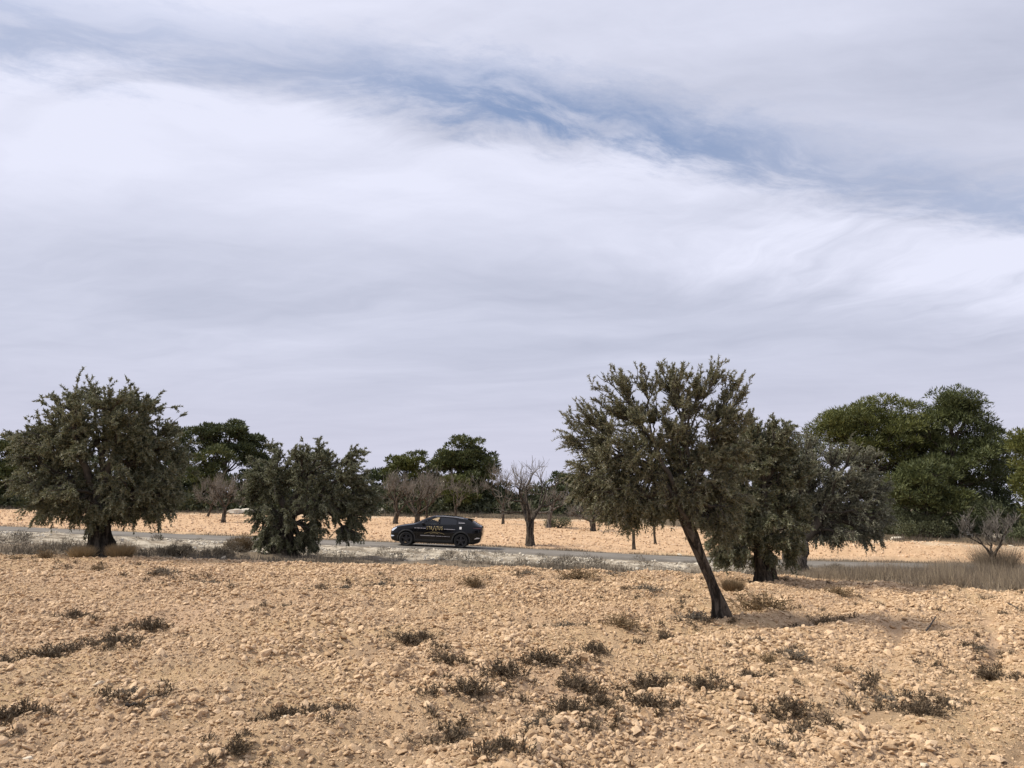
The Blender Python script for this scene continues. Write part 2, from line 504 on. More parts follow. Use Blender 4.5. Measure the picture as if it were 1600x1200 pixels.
xs = np.arange(-75, 75.1, 0.5); offs = np.array([-1.72, -1.65, -1.0, 0, 1.0, 1.65, 1.72])
rv = []
for x in xs:
    e = 0.22 * vnoise(np.array(x * 0.8), np.array(0.0), 8)
    for k, o in enumerate(offs):
        y = road_c(x) + o + (e if abs(o) > 1.6 else 0)
        zc = float(H0(x, road_c(x)))
        rv.append((x, y, zc + (-0.12 if k in (0, 6) else 0.075 + 0.02 * (1 - (o / 2.3) ** 2))))
no = len(offs)
rf = [(i * no + k, (i + 1) * no + k, (i + 1) * no + k + 1, i * no + k + 1) for i in range(len(xs) - 1) for k in range(no - 1)]
road = link('road', mesh_np('road', np.array(rv), np.array(rf), mats=[ribbon_mat()])); road['kind'] = 'structure'
road['label'] = 'narrow grey asphalt road running between the two fields'
def road_z_at(x): return float(H0(x, road_c(x))) + 0.093


# ---------------------------------------------------------------- stones and clods
def rock_mesh(name, seed, sub=1, flat=0.7, rough=0.25, mat=None, smooth=False):
    import bmesh
    bm = bmesh.new(); bmesh.ops.create_icosphere(bm, subdivisions=sub, radius=1.0)
    r = random.Random(seed); ox, oy = r.uniform(0, 50), r.uniform(0, 50)
    ax = (r.uniform(0.8, 1.35), r.uniform(0.7, 1.05), flat * r.uniform(0.8, 1.15))
    planes = [(Vector((r.gauss(0, 1), r.gauss(0, 1), r.gauss(0, 1))).normalized(), r.uniform(0.55, 0.85)) for _ in range(9)]
    for v in bm.verts:
        c = v.co
        for n, d in planes:                    # chopped faces
            e = c.dot(n) - d
            if e > 0: c -= n * e * 0.97
        k = 1 + rough * float(fbm(np.array(c.x * 1.3 + ox), np.array(c.y * 1.3 + c.z + oy), seed, 3))
        v.co = Vector((c.x * k * ax[0], c.y * k * ax[1], c.z * k * ax[2]))
    me = bpy.data.meshes.new(name); bm.to_mesh(me); bm.free()
    if mat: me.materials.append(mat)
    if smooth:
        for p in me.polygons: p.use_smooth = True
    return me


def scatter(name, meshes, P, scale, label, cat, hidden_col):
    """many small loose pieces as instances on a cloud of points (geometry nodes)"""
    n = len(P)
    me = bpy.data.meshes.new(name)
    me.vertices.add(n); me.vertices.foreach_set('co', P.astype(np.float32).ravel())
    rot = rng.uniform(0, 6.283, (n, 3)); rot[:, :2] = rng.normal(0, 0.45, (n, 2))
    a = me.attributes.new('rot', 'FLOAT_VECTOR', 'POINT'); a.data.foreach_set('vector', rot.astype(np.float32).ravel())
    sc = np.stack([scale] * 3, 1) * rng.uniform(0.75, 1.25, (n, 3))
    a = me.attributes.new('scl', 'FLOAT_VECTOR', 'POINT'); a.data.foreach_set('vector', sc.astype(np.float32).ravel())
    a = me.attributes.new('pick', 'INT', 'POINT'); a.data.foreach_set('value', rng.integers(0, len(meshes), n).astype(np.int32))
    o = link(name, me); tag(o, label, cat, kind='stuff')
    ng = bpy.data.node_groups.new(name, 'GeometryNodeTree')
    ng.interface.new_socket('Geometry', in_out='INPUT', socket_type='NodeSocketGeometry')
    ng.interface.new_socket('Geometry', in_out='OUTPUT', socket_type='NodeSocketGeometry')
    N = ng.nodes; L = ng.links
    gi = N.new('NodeGroupInput'); go = N.new('NodeGroupOutput')
    iop = N.new('GeometryNodeInstanceOnPoints'); iop.inputs['Pick Instance'].default_value = True
    ci = N.new('GeometryNodeCollectionInfo'); ci.inputs['Collection'].default_value = hidden_col
    ci.inputs['Separate Children'].default_value = True; ci.inputs['Reset Children'].default_value = True
    def nat(nm, ty):
        q = N.new('GeometryNodeInputNamedAttribute'); q.data_type = ty; q.inputs['Name'].default_value = nm; return q.outputs[0]
    L.new(gi.outputs[0], iop.inputs['Points']); L.new(ci.outputs[0], iop.inputs['Instance'])
    L.new(nat('pick', 'INT'), iop.inputs['Instance Index']); L.new(nat('rot', 'FLOAT_VECTOR'), iop.inputs['Rotation'])
    L.new(nat('scl', 'FLOAT_VECTOR'), iop.inputs['Scale']); L.new(iop.outputs[0], go.inputs[0])
    md = o.modifiers.new('scatter', 'NODES'); md.node_group = ng
    return o


clod_meshes = [rock_mesh('clod', 100 + k, 1 if k % 2 else 2, 0.62, 0.6, M['clod']) for k in range(8)]
ccol_ = bpy.data.collections.new('clod_sources')            # not linked to the scene: only read by the nodes
for k, m_ in enumerate(clod_meshes):
    ccol_.objects.link(bpy.data.objects.new('clod_source', m_))
# near field: dense crumbs, thinning out with distance, sizes mixed
def cloud(n, y0, y1, p, lim=0.94):
    u = rng.uniform(-lim, lim, n); q = rng.uniform(0, 1, n)
    Y = (y0 ** p + (y1 ** p - y0 ** p) * q) ** (1 / p); X = u * Y
    return X, Y
X1, Y1 = cloud(480000, 3.4, 21.5, 1.30)
keep = (Y1 < field_edge(X1) + 0.3 + 0.6 * vnoise(X1 * 2, Y1 * 2, 5))
pat = fbm(X1 * 0.9, Y1 * 0.9, 17, 3); keep &= rng.uniform(-0.6, 0.45, len(X1)) < pat + 0.35
trk = np.minimum.reduce([np.abs(X1 - c0 * Y1 + 0.25 * np.sin(Y1 * 0.4)) for c0 in (0.475, 0.60)])
keep &= rng.uniform(0, 1, len(X1)) > np.exp(-(trk / 0.17) ** 2) * 0.85 * ss(Y1, 6, 9)
keep &= rng.uniform(0, 1, len(X1)) > 0.35 * ss(-furrow_at(X1, Y1), 0.2, 0.9)
X1, Y1 = X1[keep], Y1[keep]
s1 = 0.0078 * np.exp(rng.normal(0, 0.55, len(X1)) + 0.9 * np.clip(fbm(X1 * 0.8 + 9, Y1 * 0.8, 37, 3), -0.4, 0.4)) * (1 + 0.035 * Y1)
s1 = np.minimum(s1, 0.055)
X2, Y2 = cloud(700, 3.6, 21, 1.6)
s2 = 0.022 * np.exp(rng.normal(0, 0.35, len(X2)))
X1 = np.concatenate([X1, X2]); Y1 = np.concatenate([Y1, Y2]); s1 = np.concatenate([s1, s2])
P1 = np.stack([X1, Y1, H(X1, Y1) + s1 * 0.25], 1)
scatter('clods', clod_meshes, P1, s1, 'crumbled ochre clods and pebbles covering the near field', 'clods', ccol_)
# far field: coarser lumps, in the plough lines
u = rng.uniform(-0.8, 0.85, 42000); Y2 = rng.uniform(41.5, 75, 42000) ; X2 = u * Y2
k2 = (Y2 < far_edge(X2)) & (Y2 > road_c(X2) + 3.8)
X2, Y2 = X2[k2], Y2[k2]; s2 = 0.05 * np.exp(rng.normal(0, 0.4, len(X2)))
far_meshes = [rock_mesh('far_clod', 140 + k, 1, 0.6, 0.4, None) for k in range(4)]
M['far_clod'] = stone_mat('far_clod', (0.46, 0.31, 0.185), (0.66, 0.485, 0.33))
fcol = bpy.data.collections.new('far_clod_sources')
for m_ in far_meshes: m_.materials.append(M['far_clod']); fcol.objects.link(bpy.data.objects.new('far_clod_source', m_))
scatter('far_clods', far_meshes, np.stack([X2, Y2, H(X2, Y2) + 0.01], 1), s2, 'coarse peach coloured clods covering the field beyond the road', 'clods', fcol)
# pale rubble along the road bank
u = rng.uniform(-0.85, 0.36, 16000); Y3 = rng.uniform(24.0, 36.6, 16000); X3 = u * Y3
k3 = (Y3 > field_edge(X3) + 4.2) & (Y3 < road_c(X3) - 1.9) & (rng.uniform(0, 1, len(X3)) < ss(fbm(X3 * 0.5, Y3 * 0.5, 77, 3), -0.2, 0.35) * (0.3 + 0.7 * ss(Y3, 27, 34)))
X3, Y3 = X3[k3], Y3[k3]; s3 = np.minimum(0.045 * np.exp(rng.normal(0, 0.5, len(X3))), 0.10)
bm_ = [rock_mesh('rubble', 160 + k, 1, 0.65, 0.4, M['pale_rock']) for k in range(4)]
rcol = bpy.data.collections.new('rubble_sources')
for m_ in bm_: rcol.objects.link(bpy.data.objects.new('rubble_source', m_))
scatter('rubble', bm_, np.stack([X3, Y3, H(X3, Y3) + 0.01], 1), s3, 'pale limestone rubble on the bank along the near side of the road', 'rubble', rcol)

STONES = [
 (155, 1067, 19, 'limestone', 'smooth whitish stone lying alone in the left foreground field'),
 (243, 1114, 26, 'clod', 'broad rounded pale stone, right one of a close pair left of centre foreground'),
 (219, 1114, 17, 'clod', 'small tan stone touching the broad rounded stone in the left foreground'),
 (337, 1184, 32, 'clod', 'largest flat tan stone at the bottom edge, left of centre'),
 (107, 1158, 16, 'clod', 'upright tan lump in the bottom left of the field'),
 (42, 1192, 22, 'limestone', 'pale flat stone in the bottom left corner'),
 (495, 968, 18, 'clod', 'rounded ochre clod standing alone in the middle distance, left of centre'),
 (441, 1138, 17, 'limestone', 'small white stone at the foot of a dark weed in the left foreground'),
 (271, 989, 20, 'clod', 'pale stone beside the third dark weed clump on the left'),
 (372, 1107, 21, 'clod', 'flat tan stone in bare soil between the left and centre weeds'),
 (872, 1093, 27, 'clod', 'big blocky pale stone above the dark weeds in the centre foreground'),
 (1021, 1080, 20, 'limestone', 'whitish stone at the top of the scruffy weed right of centre foreground'),
 (941, 1161, 17, 'clod', 'brownish stone with a dark hollow beside it, bottom centre'),
 (1174, 1108, 11, 'limestone', 'little round white pebble left of the dark tuft in the right foreground'),
 (1152, 1052, 13, 'limestone', 'small white stone between two weeds right of centre'),
 (1405, 1013, 17, 'clod', 'squarish pale stone alone beside the wheel tracks'),
 (1296, 990, 22, 'clod', 'ochre stone just below the dry tuft in the right middle distance'),
 (1268, 1012, 13, 'clod', 'small pale stone on the furrow ridge right of the leaning tree'),
 (1250, 996, 12, 'clod', 'small orange clod right of the leaning tree trunk'),
 (1298, 924, 12, 'limestone', 'pale stone at the field edge right of the hollow olive trunk'),
 (1579, 1014, 20, 'clod', 'broad pale stone near the right edge of the field'),
 (1592, 1033, 17, 'clod', 'yellowish stone at the right edge above the dark tuft'),
 (1456, 1099, 19, 'clod', 'pale stone resting above the ragged weed at lower right'),
 (1390, 1095, 14, 'clod', 'light stone below the flat grey weed at lower right'),
 (1397, 1151, 19, 'clod', 'flat tan stone in bare soil at lower right'),
 (1443, 1191, 18, 'limestone', 'pale rounded stone at the bottom edge, lower right'),
 (1173, 1107, 9, 'clod', None),
 (776, 861, 8, 'limestone', 'small white stone on the verge just behind the car'),
 (1062, 866, 12, 'limestone', 'white stone in the dark verge left of the leaning trunk'),
 (670, 881, 9, 'limestone', 'white stone at the edge of the near field below the car'),
 (1493, 850, 9, 'limestone', 'white stone at the far edge of the right hand field'),
 (1580, 853, 9, 'limestone', 'white stone below the rubble heap at far right'),
 (22, 866, 14, 'limestone', 'pale boulder at the left end of the field edge'),
 (40, 866, 11, 'limestone', 'pale boulder, second from the left end of the field edge'),
 (349, 870, 14, 'limestone', 'pale flat stone at the field edge before the grey bush'),
]
smesh = {k: [rock_mesh('stone', 300 + 10 * i + q, 3, 0.58, 0.45, M[k]) for q in range(4)] for i, k in enumerate(('clod', 'limestone'))}
for i, (px, py, w, kd, lab) in enumerate(STONES):
    if lab is None: continue
    p = at(px, py + w * 0.15); r_ = w * 0.5 * p[1] / FPX
    o = link('stone', smesh[kd][i % 4]); o.scale = (r_, r_ * 0.9, r_ * 0.8); o.location = p + np.array([0, 0, r_ * 0.12])
    o.rotation_euler = (random.uniform(-.2, .2), random.uniform(-.2, .2), random.uniform(0, 6.28))
    tag(o, lab, 'stone')

BOULDERS = [  # px, py, width px, distance, label
 (591, 803, 22, 78, 'pale boulder at the far field edge, left one of the two by the bare trees'),
 (606, 801, 15, 79, 'grey boulder at the far field edge, right one of the two by the bare trees'),
 (370, 804, 24, 76, 'low pale rock heaped at the far field edge between the left trees'),
 (385, 801, 20, 77, 'rounded pale rock at the far field edge just left of the second olive tree'),
 (1485, 822, 22, 51, 'long pale slab in front of the grey green bush on the right'),
 (1510, 829, 26, 50, 'tilted limestone slab among dead branches on the right'),
 (1562, 846, 34, 48, 'flat grey slab behind the little bare tree on the right'),
 (1400, 844, 16, 49, 'pale slab at the left foot of the dark low bush, far right field'),
]
for i, (px, py, w, d, lab) in enumerate(BOULDERS):
    r_ = w * 0.5 * d / FPX; q = at_d(px, py, d)
    o = link('boulder', rock_mesh('boulder', 400 + i, 3, 0.5, 0.5, M['pale_rock'])); o.scale = (r_, r_ * 0.8, r_ * 0.9)
    o.location = (q[0], d, float(H(q[0], d)) + r_ * 0.2)
    o.rotation_euler = (0, 0, random.uniform(-.4, .4)); tag(o, lab, 'boulder')


# ---------------------------------------------------------------- grass and weeds
def blades(P, h, w, lean=0.5, droop=0.0):
    """thin curved blades, two faces each (quads that taper)"""
    n = len(P); az = rng.uniform(0, 6.283, n); ln = np.abs(rng.normal(0, lean, n))
    D = np.stack([np.cos(az) * np.sin(ln), np.sin(az) * np.sin(ln), np.cos(ln)], 1)
    sd = np.stack([-np.sin(az), np.cos(az), np.zeros(n)], 1)
    tw = rng.uniform(0, 3.14, n)[:, None]; fw = np.stack([np.cos(az), np.sin(az), np.zeros(n)], 1)
    sd = sd * np.cos(tw) + fw * np.sin(tw)
    h = h[:, None]; w = w[:, None]
    mid = P + D * h * 0.55; tip = P + D * h + fw * h * droop * 0.3 + np.array([0, 0, -1]) * h * droop * 0.2
    V = np.stack([P - sd * w, P + sd * w, mid + sd * w * 0.7, tip, mid - sd * w * 0.7], 1).reshape(-1, 3)
    k = np.arange(n)[:, None] * 5
    F = np.concatenate([k + np.array([[0, 1, 2, 4]]), k + np.array([[4, 2, 3, 3]])], 0)
    return V, F


def blade_tris(P, h, w, lean=0.5):
    n = len(P); az = rng.uniform(0, 6.283, n); ln = np.abs(rng.normal(0, lean, n))
    D = np.stack([np.cos(az) * np.sin(ln), np.sin(az) * np.sin(ln), np.cos(ln)], 1)
    t_ = rng.uniform(0, 6.283, n); sd = np.stack([np.cos(t_), np.sin(t_), np.zeros(n)], 1) * w[:, None]
    V = np.stack([P - sd, P + sd, P + D * h[:, None]], 1).reshape(-1, 3)
    F = np.arange(3 * n).reshape(n, 3)
    return V, F


def grass(name, X, Y, h, w, lean, mat, label, cat='grass'):
    P = np.stack([X, Y, H(X, Y) - 0.02], 1)
    V, F = blade_tris(P, h, w, lean)
    o = link(name, mesh_np(name, V, F, attr={'tint': rng.uniform(0, 1, len(F))}, mats=[mat])); tag(o, label, cat, kind='stuff')
    return o


# tall dry grass on the right, in clumps
n = 90000; Yg = rng.uniform(15.5, 33, n); ug = rng.uniform(0.33, 0.88, n); Xg = ug * Yg
cl = fbm(Xg * 1.2, Yg * 1.2, 13, 3)
kg = (Yg > field_edge(Xg) + 0.25 * cl) & (rng.uniform(-0.35, 0.5, n) < cl + 0.20) & (Yg < 31 + 2 * cl)
Xg, Yg, cl = Xg[kg], Yg[kg], cl[kg]
tall = ss(Xg / Yg, 0.36, 0.47) * (0.55 + 1.1 * np.clip(fbm(Xg * 0.8, Yg * 0.8, 14, 3) + 0.35, 0, 1))
grass('tall_dry_grass', Xg, Yg, (0.12 + 0.38 * tall) * rng.uniform(0.6, 1.15, len(Xg)) * (0.9 + cl * 0.7), rng.uniform(0.003, 0.008, len(Xg)), 0.50,
      M['dry_grass'], 'tall dry grey brown grass along the right end of the field edge')
# low dry growth in the strip between field edge and pale bank
n = 60000; Yg = rng.uniform(19.8, 30.5, n); ug = rng.uniform(-0.86, 0.40, n); Xg = ug * Yg
cl = fbm(Xg * 0.9, Yg * 0.9, 23, 4)
kg = (Yg > field_edge(Xg) + 0.1 + cl * 0.8) & (rng.uniform(-0.30, 0.5, n) < cl) & (Yg < field_edge(Xg) + 3.2 + 4 * cl)
Xg, Yg, cl = Xg[kg], Yg[kg], cl[kg]
grass('low_dry_grass', Xg, Yg, rng.uniform(0.10, 0.30, len(Xg)) * (0.8 + cl), rng.uniform(0.005, 0.013, len(Xg)), 0.55, M['weed_grey'], 'low withered grey brown growth along the edge of the near field')
# far verge of the road
n = 26000; Xg = rng.uniform(-36, 32, n); Yg = road_c(Xg) + 2.5 + np.abs(rng.normal(0, 0.8, n)); cl = fbm(Xg * 0.6, Yg * 0.8, 33, 3)
kg = rng.uniform(-0.3, 0.5, n) < cl + 0.15; Xg, Yg = Xg[kg], Yg[kg]
grass('verge_grass', Xg, Yg, rng.uniform(0.06, 0.20, len(Xg)), rng.uniform(0.006, 0.016, len(Xg)), 0.6, M['weed_grey'], 'short brown grass on the far verge of the road')
# forest edge
n = 30000; Xg = rng.uniform(-62, 60, n); Yg = far_edge(Xg) + np.abs(rng.normal(0, 1.8, n)); cl = fbm(Xg * 0.3, Yg * 0.5, 43, 3)
kg = rng.uniform(-0.3, 0.5, n) < cl + 0.1; Xg, Yg = Xg[kg], Yg[kg]
grass('wood_edge_grass', Xg, Yg, rng.uniform(0.2, 0.6, len(Xg)), rng.uniform(0.01, 0.03, len(Xg)), 0.4, M['weed_grey'], 'withered grass where the far field meets the pine wood')
# thin straw on the near field
n = 15000; Xg, Yg = cloud(n, 5, 21, 1.8); cl = fbm(Xg * 0.55, Yg * 0.8, 53, 3)
kg = (rng.uniform(-0.1, 0.5, n) < cl) & (Yg < field_edge(Xg)); Xg, Yg = Xg[kg], Yg[kg]
grass('field_straw', Xg, Yg, rng.uniform(0.03, 0.10, len(Xg)), rng.uniform(0.0012, 0.003, len(Xg)), 0.9, M['weed_grey'], 'sparse withered stubble between the clods of the near field')


def weed_mesh(name, seed, stems, h, spread, mat, leaf=1.0, lean=0.55, w=0.004):
    """a dead bushy weed of unit radius: forked stems with small shrivelled leaves"""
    g = np.random.default_rng(seed)
    V, F, T = [], [], []
    def quad(a, b, c, d, t):
        k = len(V); V.extend([a, b, c, d]); F.append((k, k + 1, k + 2, k + 3)); T.append(t)
    for i in range(stems):
        az = g.uniform(0, 6.283); ln = abs(g.normal(0, lean)); r0 = abs(g.normal(0, 0.4)) * spread
        p = np.array([math.cos(az) * r0, math.sin(az) * r0 * 0.8, -0.02])
        d = np.array([math.cos(az) * math.sin(ln), math.sin(az) * math.sin(ln), math.cos(ln)])
        L = h * g.uniform(0.5, 1.1); seg = 5; tint = g.uniform(0, 1)
        for s_ in range(seg):
            d = d + g.normal(0, 0.22, 3); d /= np.linalg.norm(d)
            q = p + d * L / seg; sd = np.cross(d, g.normal(0, 1, 3)); sd /= np.linalg.norm(sd) + 1e-6
            ww = w * (1 - s_ / seg * 0.6)
            quad(p - sd * ww, p + sd * ww, q + sd * ww * 0.8, q - sd * ww * 0.8, tint)
            if s_ > 0:
                for _ in range(int(round(2 * leaf))):     # leaflets and side twigs
                    e = d + g.normal(0, 0.8, 3); e /= np.linalg.norm(e); l = g.uniform(0.02, 0.055); s2_ = np.cross(e, g.normal(0, 1, 3)); s2_ /= np.linalg.norm(s2_) + 1e-6
                    a_ = p + d * L / seg * g.uniform(0, 1); wl = 0.0045 * g.uniform(0.6, 1.4)
                    quad(a_, a_ + e * l * 0.5 + s2_ * wl, a_ + e * l, a_ + e * l * 0.5 - s2_ * wl, g.uniform(0, 1))
            p = q
    return mesh_np(name, np.array(V), np.array(F), attr={'tint': np.array(T)}, mats=[mat])


WM = {
 'dark': [weed_mesh('weed', 500 + k, 85, 0.17, 0.22, M['weed_dark'], 1.6, 0.55) for k in range(4)],
 'dry': [weed_mesh('weed', 520 + k, 120, 0.20, 0.14, M['weed_dry'], 0.7, 0.5, 0.0028) for k in range(3)],
 'grey': [weed_mesh('weed', 540 + k, 75, 0.13, 0.26, M['weed_grey'], 0.8, 0.95, 0.0035) for k in range(3)],
}
WEEDS = [
 (82, 1028, 88, 'dark', 'largest dark weed clump at the left edge of the field'),
 (176, 1006, 58, 'dark', 'dark upright weed just right of the largest left clump'),
 (236, 990, 52, 'dark', 'third dark weed of the row on the left, beside a pale stone'),
 (116, 968, 34, 'dark', 'small dark weed above the row of clumps on the left'),
 (8, 1036, 30, 'dark', 'dark weed cut off by the left edge at mid height'),
 (172, 1020, 14, 'dark', 'tiny dark sprig below the second left weed'),
 (12, 1128, 42, 'dark', 'dark weed at the left edge near the bottom'),
 (442, 1130, 44, 'dark', 'dark weed with a white stone at its foot, left of centre foreground'),
 (512, 1118, 40, 'grey', 'flattened grey weed added for the shadowed ridge right of the white stone'),  # weed added in place of a shadow along the ridge
 (738, 1092, 72, 'dark', 'thickest black green weed in the centre foreground'),
 (790, 1068, 64, 'dark', 'dark weed next up the furrow from the thickest centre one'),
 (846, 1048, 66, 'dark', 'dark weed at the top end of the long central furrow row'),
 (905, 1068, 62, 'dark', 'wide dark weed above the big blocky stone'),
 (1020, 1062, 72, 'dark', 'wide bushy dark weed right of the blocky stone'),
 (888, 1128, 60, 'dark', 'dark green weed below the big blocky stone'),
 (940, 1116, 40, 'dark', 'compact dark weed to the right of the one below the blocky stone'),
 (1012, 1108, 58, 'dark', 'scruffy weed under the whitish stone right of centre'),
 (1098, 1084, 40, 'dark', 'upright olive brown weed in the right centre foreground'),
 (1172, 1058, 38, 'dark', 'upright weed beside a small white stone right of centre'),
 (1202, 1032, 34, 'dry', 'brown tuft at the left end of the flat grey weed'),
 (1236, 1026, 56, 'grey', 'flat grey weed lying along the ridge right of the leaning tree'),
 (1238, 1112, 66, 'dark', 'dark tuft with a round white pebble on its left'),
 (1549, 1052, 50, 'dark', 'compact black tuft near the right edge of the field'),
 (1370, 1092, 78, 'grey', 'low spreading grey weed at lower right'),
 (1446, 1122, 56, 'dark', 'ragged dark weed at lower right under a pale stone'),
 (1480, 1092, 46, 'grey', 'thin grey weed just above the ragged dark one at lower right'),
 (1290, 974, 46, 'dry', 'rounded dry tuft in the right middle distance'),
 (1190, 956, 86, 'dry', 'wide dry brown bush just right of the leaning trunk'),
 (1088, 974, 66, 'grey', 'grey wiry tuft at the left foot of the leaning trunk'),
 (972, 990, 52, 'dry', 'tall dry brown tuft left of the leaning trunk'),
 (886, 980, 44, 'grey', 'sparse grey weed left of the tall dry tuft'),
 (740, 916, 44, 'dry', 'dry brown tuft on the near field below the back of the car'),
 (902, 910, 56, 'dry', 'reddish brown dry bush on the near field below the gnarled bare tree'),
 (818, 903, 40, 'grey', 'twiggy grey weed between the two dry tufts below the bare tree'),
 (596, 918, 42, 'grey', 'grey weed on the near field below the front of the car'),
 (664, 912, 34, 'grey', 'small grey weed below the car doors on the near field'),
 (636, 1000, 34, 'dark', 'small dark weed at mid field, left one of a pair below the car'),
 (662, 996, 30, 'dark', 'small dark weed at mid field, right one of a pair below the car'),
 (702, 1028, 36, 'dark', 'dark sprig left of the long central row of weeds'),
 (482, 920, 26, 'dark', 'little dark weed on the field right of the second olive tree'),
 (541, 917, 34, 'grey', 'low grey weed on the field below the drooping olive branch'),
 (332, 912, 46, 'grey', 'flat grey twiggy weed on the field between the two left olives'),
 (252, 906, 44, 'grey', 'flat grey weed on the field right of the big left olive trunk'),
 (152, 892, 26, 'dry', 'small upright tuft just below the big left olive trunk'),
 (24, 876, 34, 'dry', 'dry tuft at the left end of the field edge'),
 (72, 872, 30, 'dry', 'dry tuft at the field edge left of the big olive'),
 (790, 1198, 42, 'dark', 'dark weed cut by the bottom edge at the centre'),
 (962, 903, 34, 'grey', 'small grey weed right of the reddish brown bush'),
 (1012, 926, 46, 'grey', 'flat brown weed lying left of the leaning trunk'),
 (1044, 1000, 32, 'dark', 'small dark weed below left of the leaning trunk'),
 (716, 1140, 40, 'grey', 'thin grey weed below the thickest centre one'),
 (845, 1155, 48, 'grey', 'faint grey weed under the row of centre weeds'),
 (1350, 1070, 30, 'grey', 'wispy grey weed above the low spreading one at lower right'),
 (1530, 1010, 30, 'grey', 'wispy weed above the compact black tuft'),
 (932, 1035, 40, 'dark', 'thin dark weed above the bushy ones right of centre'),
 (372, 1180, 36, 'dark', 'dark sprigs right of the largest flat stone at the bottom'),
 (1262, 1146, 36, 'grey', 'faint weed below the dark tuft in the right foreground'),
 (1200, 1178, 40, 'grey', 'faint weed at the bottom right of centre'),
 (205, 1098, 44, 'grey', 'flat grey weed behind the pair of pale stones in the left foreground'),
 (1310, 930, 40, 'dry', 'dry tuft at the field edge right of the hollow olive'),
 (430, 950, 26, 'grey', 'tiny grey weed in the middle of the left field'),
]
for i, (px, py, w, kd, lab) in enumerate(WEEDS):
    p = at(px, py); r_ = w * 0.5 * p[1] / FPX
    base = {'dark': 0.235, 'dry': 0.19, 'grey': 0.25}[kd]
    k = 1.35 * r_ / base
    o = link('weed', WM[kd][i % len(WM[kd])]); o.scale = (k, k * 0.85, min(k, 0.5 + 0.35 * k) if kd != 'grey' else k * 0.7)
    o.location = p; o.rotation_euler = (0, 0, random.uniform(-0.6, 0.6) + (3.14 if i % 2 else 0)); tag(o, lab, 'weed')
# countless smaller sprigs
sv, sf, st = [], [], []
Xw, Yw = cloud(1500, 5, 20, 1.7); cw = fbm(Xw * 0.4, Yw * 0.6, 63, 3); kw = rng.uniform(-0.05, 0.45, 1500) < cw
Xw, Yw = Xw[kw], Yw[kw]
extra = [(at(q[0], q[1]), q[2]) for q in WEEDS for _ in range(9 if q[3] != 'dry' else 4)]
Xw = np.concatenate([Xw, [e[0][0] + rng.normal(0, 0.7 * e[1] * e[0][1] / FPX) for e in extra]]); Yw = np.concatenate([Yw, [e[0][1] + rng.normal(0, 0.028 * e[0][1]) for e in extra]])
bv = np.zeros(len(WM['dark'][0].vertices) * 3, np.float32)
small = weed_mesh('sprig', 600, 16, 0.10, 0.10, M['weed_dark'], 1.0, 0.7, 0.0025)
nv = len(small.vertices); nf = len(small.polygons)
bv = np.zeros(nv * 3, np.float32); small.vertices.foreach_get('co', bv); bv = bv.reshape(-1, 3)
bf = np.zeros(nf * 4, np.int32); small.polygons.foreach_get('vertices', bf); bf = bf.reshape(-1, 4)
Vs = []; Fs = []
for q, (x, y, z) in enumerate(zip(Xw, Yw, H(Xw, Yw))):
    a = rng.uniform(0, 6.28); k = rng.uniform(0.4, 1.1); ca, sa = math.cos(a) * k, math.sin(a) * k
    Vs.append(np.stack([bv[:, 0] * ca - bv[:, 1] * sa + x, bv[:, 0] * sa + bv[:, 1] * ca + y, bv[:, 2] * k + z], 1)); Fs.append(bf + q * nv)
o = link('field_sprigs', mesh_np('field_sprigs', np.concatenate(Vs), np.concatenate(Fs), attr={'tint': rng.uniform(0, 1, nf * len(Xw))}, mats=[M['weed_dark']]))
tag(o, 'countless small withered sprigs scattered over the near field', 'weeds', kind='stuff')


# ---------------------------------------------------------------- trees
class Tubes:
    def __init__(s, sides=5): s.V = []; s.F = []; s.n = 0; s.k = sides
    def add(s, pts, rad, sides=None, cap=True):
        pts = np.asarray(pts, float); rad = np.asarray(rad, float); k = sides or s.k; m = len(pts)
        tg = np.gradient(pts, axis=0); tg /= np.linalg.norm(tg, axis=1)[:, None] + 1e-9
        up = np.array([0, 0, 1.0]) if abs(tg[0][2]) < 0.9 else np.array([1.0, 0, 0])
        a = np.cross(tg, up); a /= np.linalg.norm(a, axis=1)[:, None] + 1e-9; b = np.cross(tg, a)
        ph = np.arange(k) * 2 * math.pi / k
        ring = pts[:, None, :] + rad[:, None, None] * (np.cos(ph)[None, :, None] * a[:, None, :] + np.sin(ph)[None, :, None] * b[:, None, :])
        s.V.append(ring.reshape(-1, 3))
        i, j = np.meshgrid(np.arange(m - 1), np.arange(k), indexing='ij')
        f = np.stack([i * k + j, i * k + (j + 1) % k, (i + 1) * k + (j + 1) % k, (i + 1) * k + j], -1).reshape(-1, 4) + s.n
        s.F.append(f); s.n += m * k
        return len(s.V) - 1
    def mesh(s, name, mat, smooth=True):
        return mesh_np(name, np.concatenate(s.V), np.concatenate(s.F), smooth=smooth, mats=[mat])


def curve(p0, p1, bend, n=6, jit=0.0, g=rng):
    t = np.linspace(0, 1, n)[:, None]
    c = p0 * (1 - t) ** 2 + 2 * (1 - t) * t * ((p0 + p1) / 2 + bend) + p1 * t * t
    if jit: c[1:-1] += g.normal(0, jit, (n - 2, 3))
    return c


def kmeans(P, k, g, it=6):
    c = P[g.choice(len(P), min(k, len(P)), replace=False)]
    for _ in range(it):
        l = np.argmin(((P[:, None] - c[None]) ** 2).sum(2), 1)
        c = np.array([P[l == i].mean(0) if (l == i).any() else c[i] for i in range(len(c))])
    return l, c


